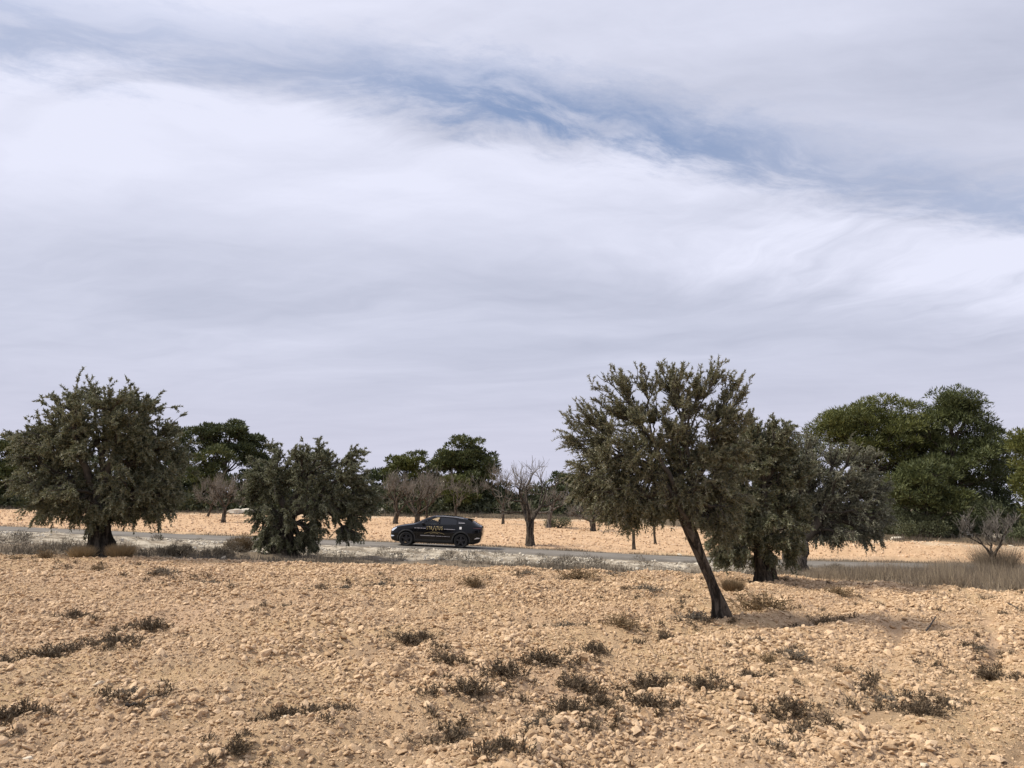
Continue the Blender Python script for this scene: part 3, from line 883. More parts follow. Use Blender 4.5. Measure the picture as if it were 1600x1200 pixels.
def gnarled_trunk(name, path, rads, mat, parent, seed, flute=0.16, base_flare=1.5, ring=28, sub=5):
    """path: list of 3-d points up the trunk; a fluted, twisted surface with a flared foot"""
    path = np.asarray(path, float); t0 = np.linspace(0, 1, len(path)); t = np.linspace(0, 1, (len(path) - 1) * sub + 1)
    P = np.stack([np.interp(t, t0, path[:, i]) for i in range(3)], 1); r = np.interp(t, t0, rads)
    for _ in range(2): P[1:-1] = (P[:-2] + 2 * P[1:-1] + P[2:]) / 4
    ph = np.arange(ring) * 2 * math.pi / ring
    V = []
    L = np.linalg.norm(path[-1] - path[0])
    for i in range(len(t)):
        tw = ph + t[i] * 1.4
        fl = 1 + flute * np.sin(tw * 3 + seed) + flute * 0.7 * np.sin(tw * 5 + seed * 2 + t[i] * 3) + 0.10 * fbm(np.cos(tw) * 2 + seed, np.sin(tw) * 2 + t[i] * 6, seed, 3) * 2
        flare = 1 + (base_flare - 1) * np.exp(-t[i] * L / 0.22) * (1 + 0.35 * np.sin(ph * 4 + seed))
        rr_ = r[i] * fl * flare
        V.append(np.stack([P[i, 0] + np.cos(ph) * rr_, P[i, 1] + np.sin(ph) * rr_, np.full(ring, P[i, 2])], 1))
    m_ = len(t)
    i, j = np.meshgrid(np.arange(m_ - 1), np.arange(ring), indexing='ij')
    F = np.stack([i * ring + j, i * ring + (j + 1) % ring, (i + 1) * ring + (j + 1) % ring, (i + 1) * ring + j], -1).reshape(-1, 4)
    top = np.concatenate(V)
    V2 = np.concatenate([top, [P[-1] + [0, 0, r[-1] * 0.3]]])
    last = (m_ - 1) * ring
    cap = np.array([[last + q, last + (q + 1) % ring, len(V2) - 1, len(V2) - 1] for q in range(ring)])
    me = bpy.data.meshes.new(name); me.from_pydata([tuple(v) for v in V2], [], [tuple(f) for f in F] + [tuple(c[:3]) for c in cap])
    me.materials.append(mat)
    for p in me.polygons: p.use_smooth = True
    return link(name, me, None, parent)


def leaf_quads(P, D, L, Wd, g, fold=None):
    n = len(P); N = g.normal(0, 1, (n, 3)); sd = np.cross(D, N); sd /= np.linalg.norm(sd, axis=1)[:, None] + 1e-9
    L = L[:, None]; Wd = Wd[:, None]
    V = np.stack([P + sd * Wd, P + D * L, P - sd * Wd + D * L * 0.12], 1).reshape(-1, 3)
    return V, np.arange(3 * n).reshape(n, 3)


def lobes_to_points(lobes, d, base, n, g, depth=1.0, shell=0.55):
    """lobes: (px, py, rx, ry[, weight]) as seen from the camera; returned relative to base"""
    out = []
    wts_ = np.array([l[2] * l[3] * (l[4] if len(l) > 4 else 1) for l in lobes], float); wts_ /= wts_.sum()
    for l, w in zip(lobes, wts_):
        k = max(1, int(round(n * w)))
        c = at_d(l[0], l[1], d); rx = l[2] * d / FPX; rz = l[3] * d / FPX; ry = min(rx, rz * 1.3) * depth
        v = g.normal(0, 1, (k, 3)); v /= np.linalg.norm(v, axis=1)[:, None]
        q = g.uniform(0, 1, k) ** (1 / 3.0); q = shell + (1 - shell) * q if shell else q
        v *= np.where(g.uniform(0, 1, k) < 0.75, q, g.uniform(0.2, 1, k))[:, None]
        v *= (1 + np.clip(0.10 * g.normal(0, 1, k), -0.3, 0.10))[:, None]
        off = l[5] * d / FPX if len(l) > 5 else g.normal(0, 0.12) * rx
        out.append(c + np.array([0, off, 0]) + v * np.array([rx, ry, rz]) - base)
    return np.concatenate(out)


def olive(px, py, trunk, lobes, n_tips, leaves, label, seed, mat='olive_leaf', bark='bark_olive', d=None, leaf_len=0.055, leaf_w=0.0075,
          shoots=7, shoot_len=0.32, up=0.35, skirt=0.8, twigmat='twig', bare=0.0, depth=1.0, group=None, limb0=None, fork_k=5):
    g = np.random.default_rng(seed)
    base = at(px, py); d = base[1]
    root = empty('olive_tree', base); tag(root, label, 'olive tree', group)
    tp = np.array([at_d(x, y, d + (o[0] if o else 0)) - base for x, y, r, *o in trunk]); tp[0] = [tp[0][0], 0, -0.08]
    tr = [r * d / FPX for x, y, r, *o in trunk]
    gnarled_trunk('trunk', tp, tr, M[bark], root, seed)
    fork = tp[-1]
    tips = lobes_to_points(lobes, d, base, n_tips, g, depth, 0.45)
    tips[:, 2] = np.maximum(tips[:, 2], 0.25)
    T = Tubes(6); anchor = []; par = np.zeros_like(tips)
    l1, c1 = kmeans(tips, fork_k, g)
    for i in range(len(c1)):
        I = np.where(l1 == i)[0]
        if not len(I): continue
        st = fork if i % 2 == 0 else tp[-2] * 0.35 + fork * 0.65
        n1 = st + (c1[i] - st) * 0.55 + np.array([0, 0, 0.12])
        r1 = tr[-1] * 0.55 * math.sqrt(len(I) / len(tips) * fork_k) ** 0.7
        T.add(curve(st, n1, g.normal(0, 0.12, 3) + [0, 0, 0.1], 7, 0.02, g), np.linspace(r1, r1 * 0.6, 7), 8)
        l2, c2 = kmeans(tips[I], max(2, len(I) // 9), g)
        for j in range(len(c2)):
            J = I[l2 == j]
            if not len(J): continue
            n2 = n1 + (c2[j] - n1) * 0.68
            r2 = max(0.010, r1 * 0.5 * (len(J) / 9) ** 0.5 * 0.8)
            T.add(curve(n1, n2, g.normal(0, 0.08, 3) + [0, 0, 0.06], 6, 0.015, g), np.linspace(r2, r2 * 0.55, 6), 5)
            for k in J:
                par[k] = n2
                T.add(curve(n2, tips[k], g.normal(0, 0.06, 3), 5, 0.01, g), np.linspace(max(r2 * 0.5, 0.006), 0.004, 5), 3)
    # shoots
    sh_o, sh_d, sh_l = [], [], []
    ctr = tips.mean(0)
    zlo, zhi = tips[:, 2].min(), tips[:, 2].max()
    for k in range(len(tips)):
        o_ = tips[k] - par[k]; o_ /= np.linalg.norm(o_) + 1e-6
        w = tips[k] - ctr; w /= np.linalg.norm(w) + 1e-6
        h = (tips[k][2] - zlo) / (zhi - zlo)
        for _ in range(shoots):
            v = o_ * 0.5 + w * 0.5 + g.normal(0, 0.55, 3) + np.array([0, 0, up * (h ** 1.2) * 2.2 - skirt * (1 - h) ** 2 * 1.4])
            v /= np.linalg.norm(v); sh_o.append(tips[k] - (tips[k] - par[k]) * g.uniform(0, 0.8)); sh_d.append(v); sh_l.append(shoot_len * g.uniform(0.45, 1.25))
    sh_o, sh_d, sh_l = map(np.array, (sh_o, sh_d, sh_l))
    nb = len(sh_o)
    bend = np.stack([np.zeros(nb), np.zeros(nb), np.full(nb, -0.12)], 1)
    mid = sh_o + sh_d * sh_l[:, None] * 0.5; end = sh_o + sh_d * sh_l[:, None] + bend * sh_l[:, None] * 2
    tm = Tubes(3)
    for q in range(0, nb):
        if bare or q % 2 == 0: tm.add([sh_o[q], mid[q], end[q]], [0.0045, 0.0035, 0.002], 3)
    link('branches', T.mesh('branches', M['limb']), None, root)
    o = link('twigs', tm.mesh('twigs', M[twigmat], False), None, root); o['kind'] = 'stuff'
    per = int(leaves / nb)
    q = np.repeat(np.arange(nb), per); n = len(q); f = g.uniform(0.05, 1.0, n)
    keep_leaf = g.uniform(0, 1, n) > bare; q = q[keep_leaf]; f = f[keep_leaf]; n = len(q)
    P = sh_o[q] * (1 - f[:, None]) ** 2 + 2 * mid[q] * (f * (1 - f))[:, None] + end[q] * (f ** 2)[:, None]
    D = sh_d[q] * 0.75 + g.normal(0, 0.62, (n, 3)); D /= np.linalg.norm(D, axis=1)[:, None]
    V, F = leaf_quads(P, D, leaf_len * g.uniform(0.7, 1.25, n), leaf_w * g.uniform(0.7, 1.3, n), g)
    tint = np.clip(0.5 + 0.22 * g.normal(0, 1, nb)[q] + 0.25 * g.normal(0, 1, n), 0, 1)
    o = link('crown', mesh_np('crown', V, F, attr={'tint': tint}, mats=[M[mat]]), None, root); o['kind'] = 'stuff'
    return root


olive(157, 869, [(157, 871, 15.5), (156, 850, 16), (153, 825, 15), (151, 800, 15), (155, 775, 13)],
      [(165, 650, 82, 64), (118, 650, 54, 54), (212, 655, 60, 58), (85, 700, 62, 52), (240, 715, 58, 62), (150, 735, 105, 75), (90, 770, 58, 50), (215, 775, 72, 46), (165, 790, 90, 36),
       (45, 692, 30, 28), (258, 785, 30, 36, 0.9), (62, 790, 24, 26), (52, 735, 34, 44), (258, 735, 38, 50)],
      820, 200000, 'largest olive tree, broad round crown on a thick dark trunk, left side', 11, leaf_len=0.085, leaf_w=0.017, shoots=9, shoot_len=0.28, fork_k=7, up=0.10)
olive(436, 869, [(440, 871, 15), (441, 850, 15), (444, 825, 14), (448, 800, 12)],
      [(428, 732, 44, 42), (485, 724, 48, 40), (540, 738, 46, 46), (410, 790, 34, 60), (470, 790, 60, 62), (530, 800, 52, 48), (565, 770, 27, 45), (425, 845, 26, 26, 1.3),
       (484, 845, 17, 32, 1.8), (553, 832, 15, 26, 1.5), (450, 850, 24, 22, 1.2), (400, 755, 24, 40), (590, 778, 10, 30, 1.0)],
      600, 130000, 'second olive tree, ragged crown drooping to the ground in tails, left of the car', 12, leaf_len=0.085, leaf_w=0.018, shoots=9, shoot_len=0.22, skirt=1.3, up=0.05, fork_k=6)
olive(1197, 911, [(1197, 913, 12.5), (1195, 890, 13), (1190, 865, 12), (1185, 840, 12)],
      [(1195, 690, 48, 55), (1165, 740, 52, 62), (1225, 745, 45, 62), (1140, 800, 50, 56), (1205, 810, 62, 50), (1150, 850, 42, 32), (1125, 860, 22, 26), (1215, 855, 32, 30, 1.2), (1190, 880, 20, 20, 1.4)],
      560, 130000, 'dense dark olive tree behind the leaning one, crown reaching almost to the ground', 13, leaf_len=0.078, leaf_w=0.016, shoots=8, shoot_len=0.23, up=0.25, fork_k=5)
olive(1240, 899, [(1240, 901, 19), (1240, 885, 17.5), (1242, 865, 17), (1246, 845, 15)],
      [(1245, 745, 46, 58), (1290, 735, 62, 60), (1340, 745, 48, 58), (1265, 780, 50, 58), (1325, 795, 62, 52), (1368, 780, 30, 54), (1290, 828, 52, 30), (1355, 838, 26, 24), (1265, 700, 34, 32, 0.6)],
      560, 110000, 'grey twiggy olive tree on a wide hollow pale trunk, right of the dark one', 14, mat='olive_leaf_grey', bark='bark_grey', leaf_len=0.080, leaf_w=0.015, shoots=10, shoot_len=0.25, up=0.45, bare=0.10, fork_k=6, depth=0.9)
# the leaning one in front
olive(1125, 970, [(1126, 974, 11), (1127, 955, 11), (1121, 935, 8.6), (1113, 912, 7.2), (1104, 890, 7.0), (1093, 862, 7.4), (1080, 832, 8.8), (1067, 802, 9.4)],
      [(955, 615, 42, 44, 0.8), (1045, 598, 66, 32, 0.9), (1130, 598, 46, 36, 0.9), (915, 668, 46, 42, 0.9), (985, 690, 75, 58), (1070, 670, 80, 55), (1140, 680, 40, 58),
       (945, 745, 66, 58, 1.1), (1020, 760, 70, 48, 1.1), (1100, 760, 60, 58, 1.1), (985, 798, 66, 24, 1.2), (1140, 780, 36, 50), (905, 762, 22, 26, 0.8), (1125, 825, 30, 26)],
      820, 175000, 'leaning olive tree with a bent bare trunk and open crown, nearest of all', 15, mat='olive_leaf_warm', bark='bark', leaf_len=0.052, leaf_w=0.0080, shoots=8, shoot_len=0.21, up=0.6, skirt=0.9, fork_k=8, depth=0.85)
# bark hollow and a broken twig on the leaning trunk's shoulder are kept in the trunk shape


def foliage_mesh(name, C_, Rd, n, mat, g, size=0.12, wid=0.03, upbias=0.35, tint0=None, flat=0.75, dome=True):
    """puffs of short needle sprays: C_ centres, Rd radii, n sprays in all"""
    w = Rd ** 2; w = w / w.sum(); q = g.choice(len(C_), n, p=w)
    v = g.normal(0, 1, (n, 3)); v /= np.linalg.norm(v, axis=1)[:, None]
    if dome: v[:, 2] = np.where(v[:, 2] < -0.25, -v[:, 2], v[:, 2])
    r_ = Rd[q] * np.where(g.uniform(0, 1, n) < 0.8, g.uniform(0.7, 1.1, n), g.uniform(0.3, 0.8, n))
    P = C_[q] + v * r_[:, None] * np.array([1, 1, flat])
    D = v + g.normal(0, 0.5, (n, 3)) + np.array([0, 0, upbias]); D /= np.linalg.norm(D, axis=1)[:, None]
    V, F = leaf_quads(P, D, size * g.uniform(0.6, 1.4, n), wid * g.uniform(0.6, 1.4, n), g)
    t0 = g.normal(0, 0.18, len(C_)) if tint0 is None else tint0
    tint = np.clip(0.42 + t0[q] + g.normal(0, 0.22, n), 0, 1)
    return mesh_np(name, V, F, attr={'tint': tint}, mats=[mat])


def pine(px, d, lobes, n_puff, n_leaf, label, seed, mat='pine', trunk_px=None, group=None, puff=(0.5, 0.95), size=0.24, wid=0.040, open_=False):
    g = np.random.default_rng(seed)
    r = ray(px, 800); base = np.array([r[0] * d, d, float(H(r[0] * d, d))])
    root = empty('pine_tree', base); tag(root, label, 'pine tree', group)
    C_ = lobes_to_points(lobes, d, base, int(n_puff * 1.5), g, 1.0, 0.5)
    Rd = g.uniform(puff[0], puff[1], len(C_))
    C_[:, 2] = np.maximum(C_[:, 2], Rd)
    top = C_[:, 2].max(); mean = C_.mean(0)
    T = Tubes(7)
    lean = np.array([mean[0], mean[1], top * 0.86])
    tpath = curve(np.array([0, 0, -0.15]), lean, g.normal(0, 0.2, 3) * [1, 1, 0], 9, 0.05, g)
    r0 = (trunk_px or 9) * 0.5 * d / FPX
    tr_ = np.linspace(r0, r0 * 0.3, 9)
    T.add(tpath, tr_, 9)
    link('trunk', T.mesh('trunk', M['bark']), None, root)
    B = Tubes(4)
    l2, c2 = kmeans(C_, max(4, len(C_) // 5), g)
    for j in range(len(c2)):
        J = np.where(l2 == j)[0]
        if not len(J): continue
        zt_ = np.clip(c2[j][2] * g.uniform(0.55, 0.8), 0.8, top * 0.85); k = int(np.argmin(np.abs(tpath[:, 2] - zt_)))
        n2 = tpath[k] + (c2[j] - tpath[k]) * 0.7
        B.add(curve(tpath[k], n2, np.array([0, 0, -0.15]), 6, 0.05, g), np.linspace(tr_[k] * 0.55, 0.03, 6), 5)
        for q in J: B.add(curve(n2, C_[q], g.normal(0, 0.1, 3), 4, 0.02, g), np.linspace(0.035, 0.015, 4), 3)
    link('branches', B.mesh('branches', M['bark']), None, root)
    o = link('crown', foliage_mesh('crown', C_, Rd, int(n_leaf * (1.5 if d < 70 else 1.0)), M[mat], g, size, wid), None, root); o['kind'] = 'stuff'
    return root


# right hand wood
pine(1358, 56, [(1330, 665, 44, 30), (1375, 655, 52, 27), (1300, 672, 30, 24), (1400, 690, 48, 40), (1340, 700, 50, 30)], 120, 22000,
     'broad round headed pine at the left of the right hand wood', 31, 'pine_sunny', 12)
pine(1440, 58, [(1440, 668, 36, 36), (1425, 720, 45, 40), (1400, 760, 60, 40), (1455, 775, 40, 36)], 90, 16000,
     'dark pine standing between the round headed and the tallest pine', 32, 'pine', 12)
pine(1492, 54, [(1475, 640, 22, 24), (1512, 632, 26, 24), (1490, 675, 52, 34), (1530, 665, 26, 30), (1505, 720, 60, 40), (1480, 760, 62, 40)], 150, 26000,
     'tallest pine of the right hand wood with a knobbly double top', 33, 'pine', 13)
pine(1555, 58, [(1560, 715, 26, 30), (1572, 760, 30, 44), (1545, 790, 34, 30)], 50, 9000, 'shaded pine between the tallest pine and the right edge', 34, 'pine_dark', 9)
pine(1612, 46, [(1612, 715, 24, 34), (1615, 770, 22, 40), (1640, 740, 40, 60)], 60, 12000, 'sunlit yellow green pine cut by the right edge of the picture', 35, 'pine_sunny', 9)
pine(1455, 50, [(1450, 745, 30, 26), (1420, 772, 34, 24), (1480, 790, 36, 24)], 45, 9000, 'low bright pine in front of the tallest pine', 36, 'pine', 9)
pine(1275, 62, [(1270, 715, 40, 40), (1250, 760, 40, 40)], 40, 7000, 'pine hidden mostly behind the grey olive crown', 37, 'pine_dark', 9)
pine(1700, 52, [(1700, 680, 50, 60), (1690, 750, 50, 50)], 60, 9000, 'pine just outside the right edge of the wood', 38, 'pine', 9)
# middle
pine(727, 82, [(728, 700, 26, 20), (700, 722, 22, 18), (752, 722, 24, 20), (728, 738, 46, 26), (722, 765, 44, 20)], 95, 17000,
     'tall rounded pine in the middle of the picture, beyond the car', 41, 'pine', 8, size=0.30, wid=0.085)
pine(635, 84, [(620, 728, 17, 15), (647, 722, 16, 14), (635, 748, 30, 22), (640, 775, 36, 18)], 52, 10000, 'smaller green pine left of the tall rounded one', 42, 'pine_sunny', 7, size=0.30, wid=0.085)
pine(675, 88, [(677, 738, 14, 12), (675, 765, 26, 22)], 26, 5000, 'low dark pine in the gap between the two middle pines', 43, 'pine_dark', 7, size=0.32, wid=0.09)
pine(714, 78, [(712, 758, 17, 11), (720, 778, 26, 14)], 22, 5000, 'young bright green pine at the foot of the tall rounded pine', 44, 'pine_sunny', 5, size=0.28, wid=0.08)
pine(770, 84, [(772, 765, 20, 12), (765, 780, 22, 14)], 18, 3500, 'low pine at the right foot of the tall rounded pine', 45, 'pine_dark', 5, size=0.32, wid=0.09)
pine(884, 80, [(886, 752, 18, 13), (890, 775, 26, 20), (915, 770, 20, 24)], 34, 6500, 'dark pine left of the leaning olive crown', 46, 'pine_dark', 7, size=0.32, wid=0.09)
pine(960, 84, [(960, 745, 34, 26), (950, 775, 40, 20)], 34, 6000, 'pine behind the left part of the leaning olive crown', 47, 'pine', 7, size=0.32, wid=0.09)
pine(1060, 84, [(1060, 730, 44, 34), (1050, 775, 44, 20)], 40, 7000, 'pine behind the middle of the leaning olive crown', 48, 'pine_dark', 7, size=0.32, wid=0.09)
pine(1150, 74, [(1150, 730, 46, 38), (1140, 780, 44, 24)], 40, 7000, 'pine behind the dense dark olive', 49, 'pine_dark', 7, size=0.32, wid=0.09)
# left
pine(345, 84, [(325, 678, 20, 12), (360, 676, 26, 13), (392, 690, 16, 10), (345, 695, 40, 12), (385, 712, 22, 12)], 58, 11000, 'umbrella shaped pine with open limbs behind the two left olives', 51, 'pine_dark', 9, size=0.30, wid=0.085)
pine(325, 80, [(330, 720, 26, 18), (322, 748, 34, 22), (350, 765, 34, 20)], 48, 9000, 'brighter low pine under the umbrella shaped one', 52, 'pine', 8, size=0.30, wid=0.085)
pine(410, 86, [(405, 715, 30, 20), (420, 750, 40, 30)], 34, 6000, 'pine behind the left side of the second olive', 53, 'pine_dark', 7, size=0.32, wid=0.09)
pine(500, 86, [(490, 735, 40, 24), (510, 765, 50, 24)], 34, 6000, 'pine behind the second olive crown', 54, 'pine_dark', 7, size=0.32, wid=0.09)
pine(580, 88, [(590, 752, 24, 14), (575, 775, 34, 18)], 26, 4500, 'low pine between the second olive and the bare trees', 55, 'pine_dark', 6, size=0.32, wid=0.09)
pine(278, 84, [(280, 700, 26, 26), (270, 750, 36, 30)], 40, 6500, 'pine at the right shoulder of the largest olive', 56, 'pine_dark', 8, size=0.32, wid=0.09)
pine(12, 80, [(8, 700, 22, 16), (22, 725, 26, 24), (0, 752, 36, 26)], 52, 9500, 'olive green pine at the left edge of the picture', 57, 'pine', 9, size=0.30, wid=0.085)
pine(-60, 84, [(-60, 690, 40, 34), (-60, 745, 50, 32)], 50, 7000, 'pine just outside the left edge', 58, 'pine_dark', 8, size=0.32, wid=0.09)
pine(160, 90, [(100, 735, 60, 30), (200, 730, 60, 36)], 50, 7000, 'pine hidden behind the largest olive', 59, 'pine_dark', 8, size=0.32, wid=0.09)

# the dark belt of evergreen undergrowth below the pines reads as one mass
g = np.random.default_rng(99)
cs, rs = [], []
for px in np.arange(-260, 1290, 5.5):
    for row in range(3):
        d = 78.0 + row * 3 + g.uniform(-1, 1) - (max(px - 1050, 0) / 240) * 15
        X = ray(px, 800)[0] * d; h = (1.7 + row * 1.7) * g.uniform(0.55, 1.15)
        d = max(d, float(far_edge(X)) + 1.6 + row * 2)
        cs.append([X + g.normal(0, .3), d, float(H(X, d)) + min(h, 5.0) * g.uniform(-0.05, 0.62)]); rs.append(min(h * 0.6, 1.25))
for px in np.arange(1290, 2100, 9.0):
    for row in range(3):
        X = ray(px, 800)[0] * 54; d = float(far_edge(X)) + 5.0 + row * 2.2 + g.uniform(-1, 1); X = ray(px, 800)[0] * d
        h = (0.9 + 0.9 * row) * g.uniform(0.6, 1.2)
        cs.append([X, d, float(H(X, d)) + h * g.uniform(0.0, 0.7)]); rs.append(min(h * 0.6, 1.1))
me = foliage_mesh('undergrowth', np.array(cs), np.array(rs), 125000, M['shrub'], g, 0.42, 0.13, 0.4, dome=False)
tag(link('undergrowth', me), 'dark evergreen scrub filling the foot of the pine wood', 'undergrowth', kind='stuff')


def shrub(px, py, d, w, h, n, label, seed, mat='shrub', nm='shrub', size=0.10, wid=0.03, twigs=0):
    g = np.random.default_rng(seed)
    r = ray(px, 800); base = np.array([r[0] * d, d, float(H(r[0] * d, d))])
    root = empty(nm, base); tag(root, label, 'shrub')
    rx = w * 0.5 * d / FPX; hz = h * d / FPX
    k = max(10, int(26)); C_ = g.uniform(-1, 1, (k, 3)) * [rx * 0.75, rx * 0.5, 0.5]; C_[:, 2] = (0.08 + 0.62 * g.uniform(0, 1, k) * (1 - (C_[:, 0] / rx) ** 2)) * hz
    Rd = g.uniform(0.22, 0.36, k) * hz
    o = link('foliage', foliage_mesh('foliage', C_, Rd, n, M[mat], g, size, wid, 0.6, dome=False), None, root); o['kind'] = 'stuff'
    T = Tubes(4)
    for i in range(k): T.add(curve(np.array([g.normal(0, rx * .15), 0, -0.05]), C_[i], g.normal(0, 0.05, 3), 4, 0, g), [0.03, 0.02, 0.015, 0.006], 4)
    link('stems', T.mesh('stems', M['bark']), None, root)
    return root


shrub(1432, 830, 49.5, 112, 46, 6500, 'low dark spreading bush in front of the right hand wood', 61, 'shrub')
shrub(1545, 800, 52, 110, 66, 8500, 'rounded grey green bush at the foot of the right hand pines', 62, 'shrub_green', size=0.12, wid=0.03)
shrub(1385, 790, 52, 44, 60, 3500, 'pale green bushy sapling beside the grey olive crown', 63, 'shrub_green')
shrub(1590, 830, 47, 50, 28, 2500, 'small olive green bush at the right edge of the far field', 64, 'shrub_green')
shrub(872, 826, 61, 40, 26, 3600, 'small green bush growing at the foot of the pale half dead trunk', 65, 'shrub_green', size=0.08, wid=0.02)
shrub(375, 862, 26, 46, 34, 0 + 5200, 'grey brown bush right behind the field edge left of the second olive', 66, 'weed_dry', size=0.09, wid=0.006)
shrub(285, 864, 24, 60, 18, 4200, 'low grey brown bush between the two left olives', 67, 'weed_grey', size=0.08, wid=0.006)
shrub(345, 868, 23.5, 60, 16, 4200, 'low greyish tuft of growth just in front of the grey brown bush', 68, 'weed_grey', size=0.08, wid=0.006)
shrub(1280, 790, 64, 40, 40, 2500, 'dark shrub glimpsed behind the grey olive', 69, 'shrub')


def tuft(px, py, w, h, n, mat, label, seed, lean=0.35):
    g = np.random.default_rng(seed); p = at(px, py); r = w * 0.5 * p[1] / FPX; hh = h * p[1] / FPX
    a = g.uniform(0, 6.28, n); q = np.sqrt(g.uniform(0, 1, n)) * r * 0.55
    P = np.stack([np.cos(a) * q, np.sin(a) * q, np.full(n, -0.03)], 1)
    out = np.stack([np.cos(a) * q / r, np.sin(a) * q / r, np.full(n, 0.9)], 1) + g.normal(0, 0.22, (n, 3)); out /= np.linalg.norm(out, axis=1)[:, None]
    sd = np.cross(out, g.normal(0, 1, (n, 3))); sd /= np.linalg.norm(sd, axis=1)[:, None]
    L = hh * g.uniform(0.6, 1.1, n)[:, None]
    V = np.stack([P - sd * .005, P + sd * .005, P + out * L], 1).reshape(-1, 3)
    o = link('grass_tuft', mesh_np('grass_tuft', V, np.arange(3 * n).reshape(n, 3), attr={'tint': g.uniform(0, 1, n)}, mats=[M[mat]]))
    o.location = p; tag(o, label, 'grass tuft'); return o


tuft(127, 872, 34, 24, 2500, 'straw', 'tan grass tuft hugging the left side of the big olive trunk', 71)
tuft(188, 873, 42, 24, 3200, 'straw', 'tan grass tuft hugging the right side of the big olive trunk', 72)
tuft(1145, 925, 34, 22, 1800, 'weed_dry', 'dry tuft on the field right of the leaning trunk middle', 73)
tuft(1560, 900, 70, 52, 2600, 'dry_grass', 'tallest pale dry grass clump near the right edge', 74)


# low withered scrub scattered over the bank
g = np.random.default_rng(123)
n = 260; Yb = g.uniform(21.5, 35, n); Xb = g.uniform(-0.85, 0.45, n) * Yb
kb = (Yb > field_edge(Xb) + 0.6) & (Yb < road_c(Xb) - 2.8) & (fbm(Xb * 0.35, Yb * 0.6, 19, 3) > -0.02)
Xb, Yb = Xb[kb], Yb[kb]; hb = g.uniform(0.08, 0.30, len(Xb)) * (1.3 - 0.5 * ss(Yb, 24, 32))
o = link('bank_scrub', foliage_mesh('bank_scrub', np.stack([Xb, Yb, H(Xb, Yb) + hb * 0.25], 1), hb, 26000, M['weed_grey'], g, 0.10, 0.007, 0.6, dome=False))
tag(o, 'withered brown scrub dotted over the bank between near field and road', 'scrub', kind='stuff')


# bare almond trees
def bare_tree(px, py, h_px, spread_px, label, seed, trunk_px=10, fork=0.3, d=None, depth_n=4, mat='twig', bark='bark', twiggy=1.0, lean=0.0, limbs=4, upr=0.35, group=None, nm='almond_tree'):
    g = np.random.default_rng(seed)
    base = at(px, py) if d is None else None
    if d is not None:
        r = ray(px, 800); base = np.array([r[0] * d, d, float(H(r[0] * d, d))])
    d = base[1]; k = d / FPX; h = h_px * k; sp = spread_px * 0.5 * k; r0 = trunk_px * 0.5 * k
    root = empty(nm, base); tag(root, label, 'tree', group)
    fz = h * fork; fp = np.array([lean * h, g.normal(0, 0.05), fz])
    mp = fp * [0.55, 0.5, 0.5]
    gnarled_trunk('trunk', [[0, 0, -0.08], mp, fp], [r0, r0 * 0.86, r0 * 1.0], M[bark], root, seed, 0.10, 1.35, 16, 4)
    T = Tubes(5); Tw = Tubes(3)
    def grow(p, v, L, r, lev):
        n = 5; pts = [p]; q = p
        for i in range(n):
            v = v + g.normal(0, 0.16, 3) + np.array([0, 0, 0.05 if lev < 2 else 0.03]); v /= np.linalg.norm(v)
            q = q + v * L / n; pts.append(q)
        (T if lev < 3 else Tw).add(pts, np.linspace(r, r * 0.6, n + 1), 6 if lev == 0 else (5 if lev < 2 else 3))
        if lev >= depth_n: return
        m = 2 + (g.uniform() < 0.55 * twiggy) + (lev >= 2) * (g.uniform() < 0.6 * twiggy)
        for i in range(m):
            w = v + g.normal(0, 0.55, 3) + np.array([0, 0, upr * 0.5]); w /= np.linalg.norm(w)
            o_ = pts[-1] if i < 2 else pts[int(g.integers(2, n))]
            grow(o_, w, L * g.uniform(0.62, 0.9), r * (0.62 if i < 1 else 0.5), lev + 1)
        if lev >= 2:
            for _ in range(int(3 * twiggy)):      # upright water shoots
                w = np.array([g.normal(0, 0.45), g.normal(0, 0.45), 1.0]); w /= np.linalg.norm(w)
                o_ = pts[int(g.integers(1, n))]; l = L * g.uniform(0.5, 1.7)
                e = o_ + w * l
                Tw.add([o_, (o_ + e) / 2 + g.normal(0, 0.02, 3), e], [max(r * 0.3, 0.010), 0.009, 0.006], 3)
    for i in range(limbs):
        a = i * 2 * math.pi / limbs + g.uniform(-0.4, 0.4)
        v = np.array([math.cos(a) * sp / (h - fz) * 1.1, math.sin(a) * 0.8 * sp / (h - fz), 0.8]); v /= np.linalg.norm(v)
        grow(fp - [0, 0, r0 * 0.4], v, (h - fz) * 0.40, r0 * 0.55, 0)
    link('branches', T.mesh('branches', M[bark]), None, root)
    o = link('twigs', Tw.mesh('twigs', M[mat], False), None, root); o['kind'] = 'stuff'
    return root


bare_tree(828, 853, 118, 150, 'gnarled bare almond tree with a stout dark trunk right of the car', 81, 13, 0.30, limbs=4, twiggy=0.55, depth_n=4)
bare_tree(652, 816, 80, 90, 'bare almond tree rising behind the car bonnet', 82, 9, 0.22, d=62, twiggy=0.9)
bare_tree(617, 817, 70, 66, 'bare almond tree on a short leaning dark trunk left of the car', 83, 8, 0.26, d=61, lean=0.06, twiggy=0.8)
bare_tree(667, 812, 74, 50, 'thin bare tree behind the car windscreen', 84, 4, 0.3, d=66, mat='twig', twiggy=1.0)
bare_tree(350, 820, 74, 80, 'bare reddish almond tree standing between the two left olives', 85, 6, 0.3, d=58, twiggy=1.0)
bare_tree(324, 807, 56, 40, 'small leaning bare tree left of the reddish almond', 86, 4, 0.3, d=68, lean=0.12)
bare_tree(786, 814, 86, 66, 'slender bare tree with pale twigs left of the gnarled almond', 87, 4, 0.32, d=64, twiggy=1.0)
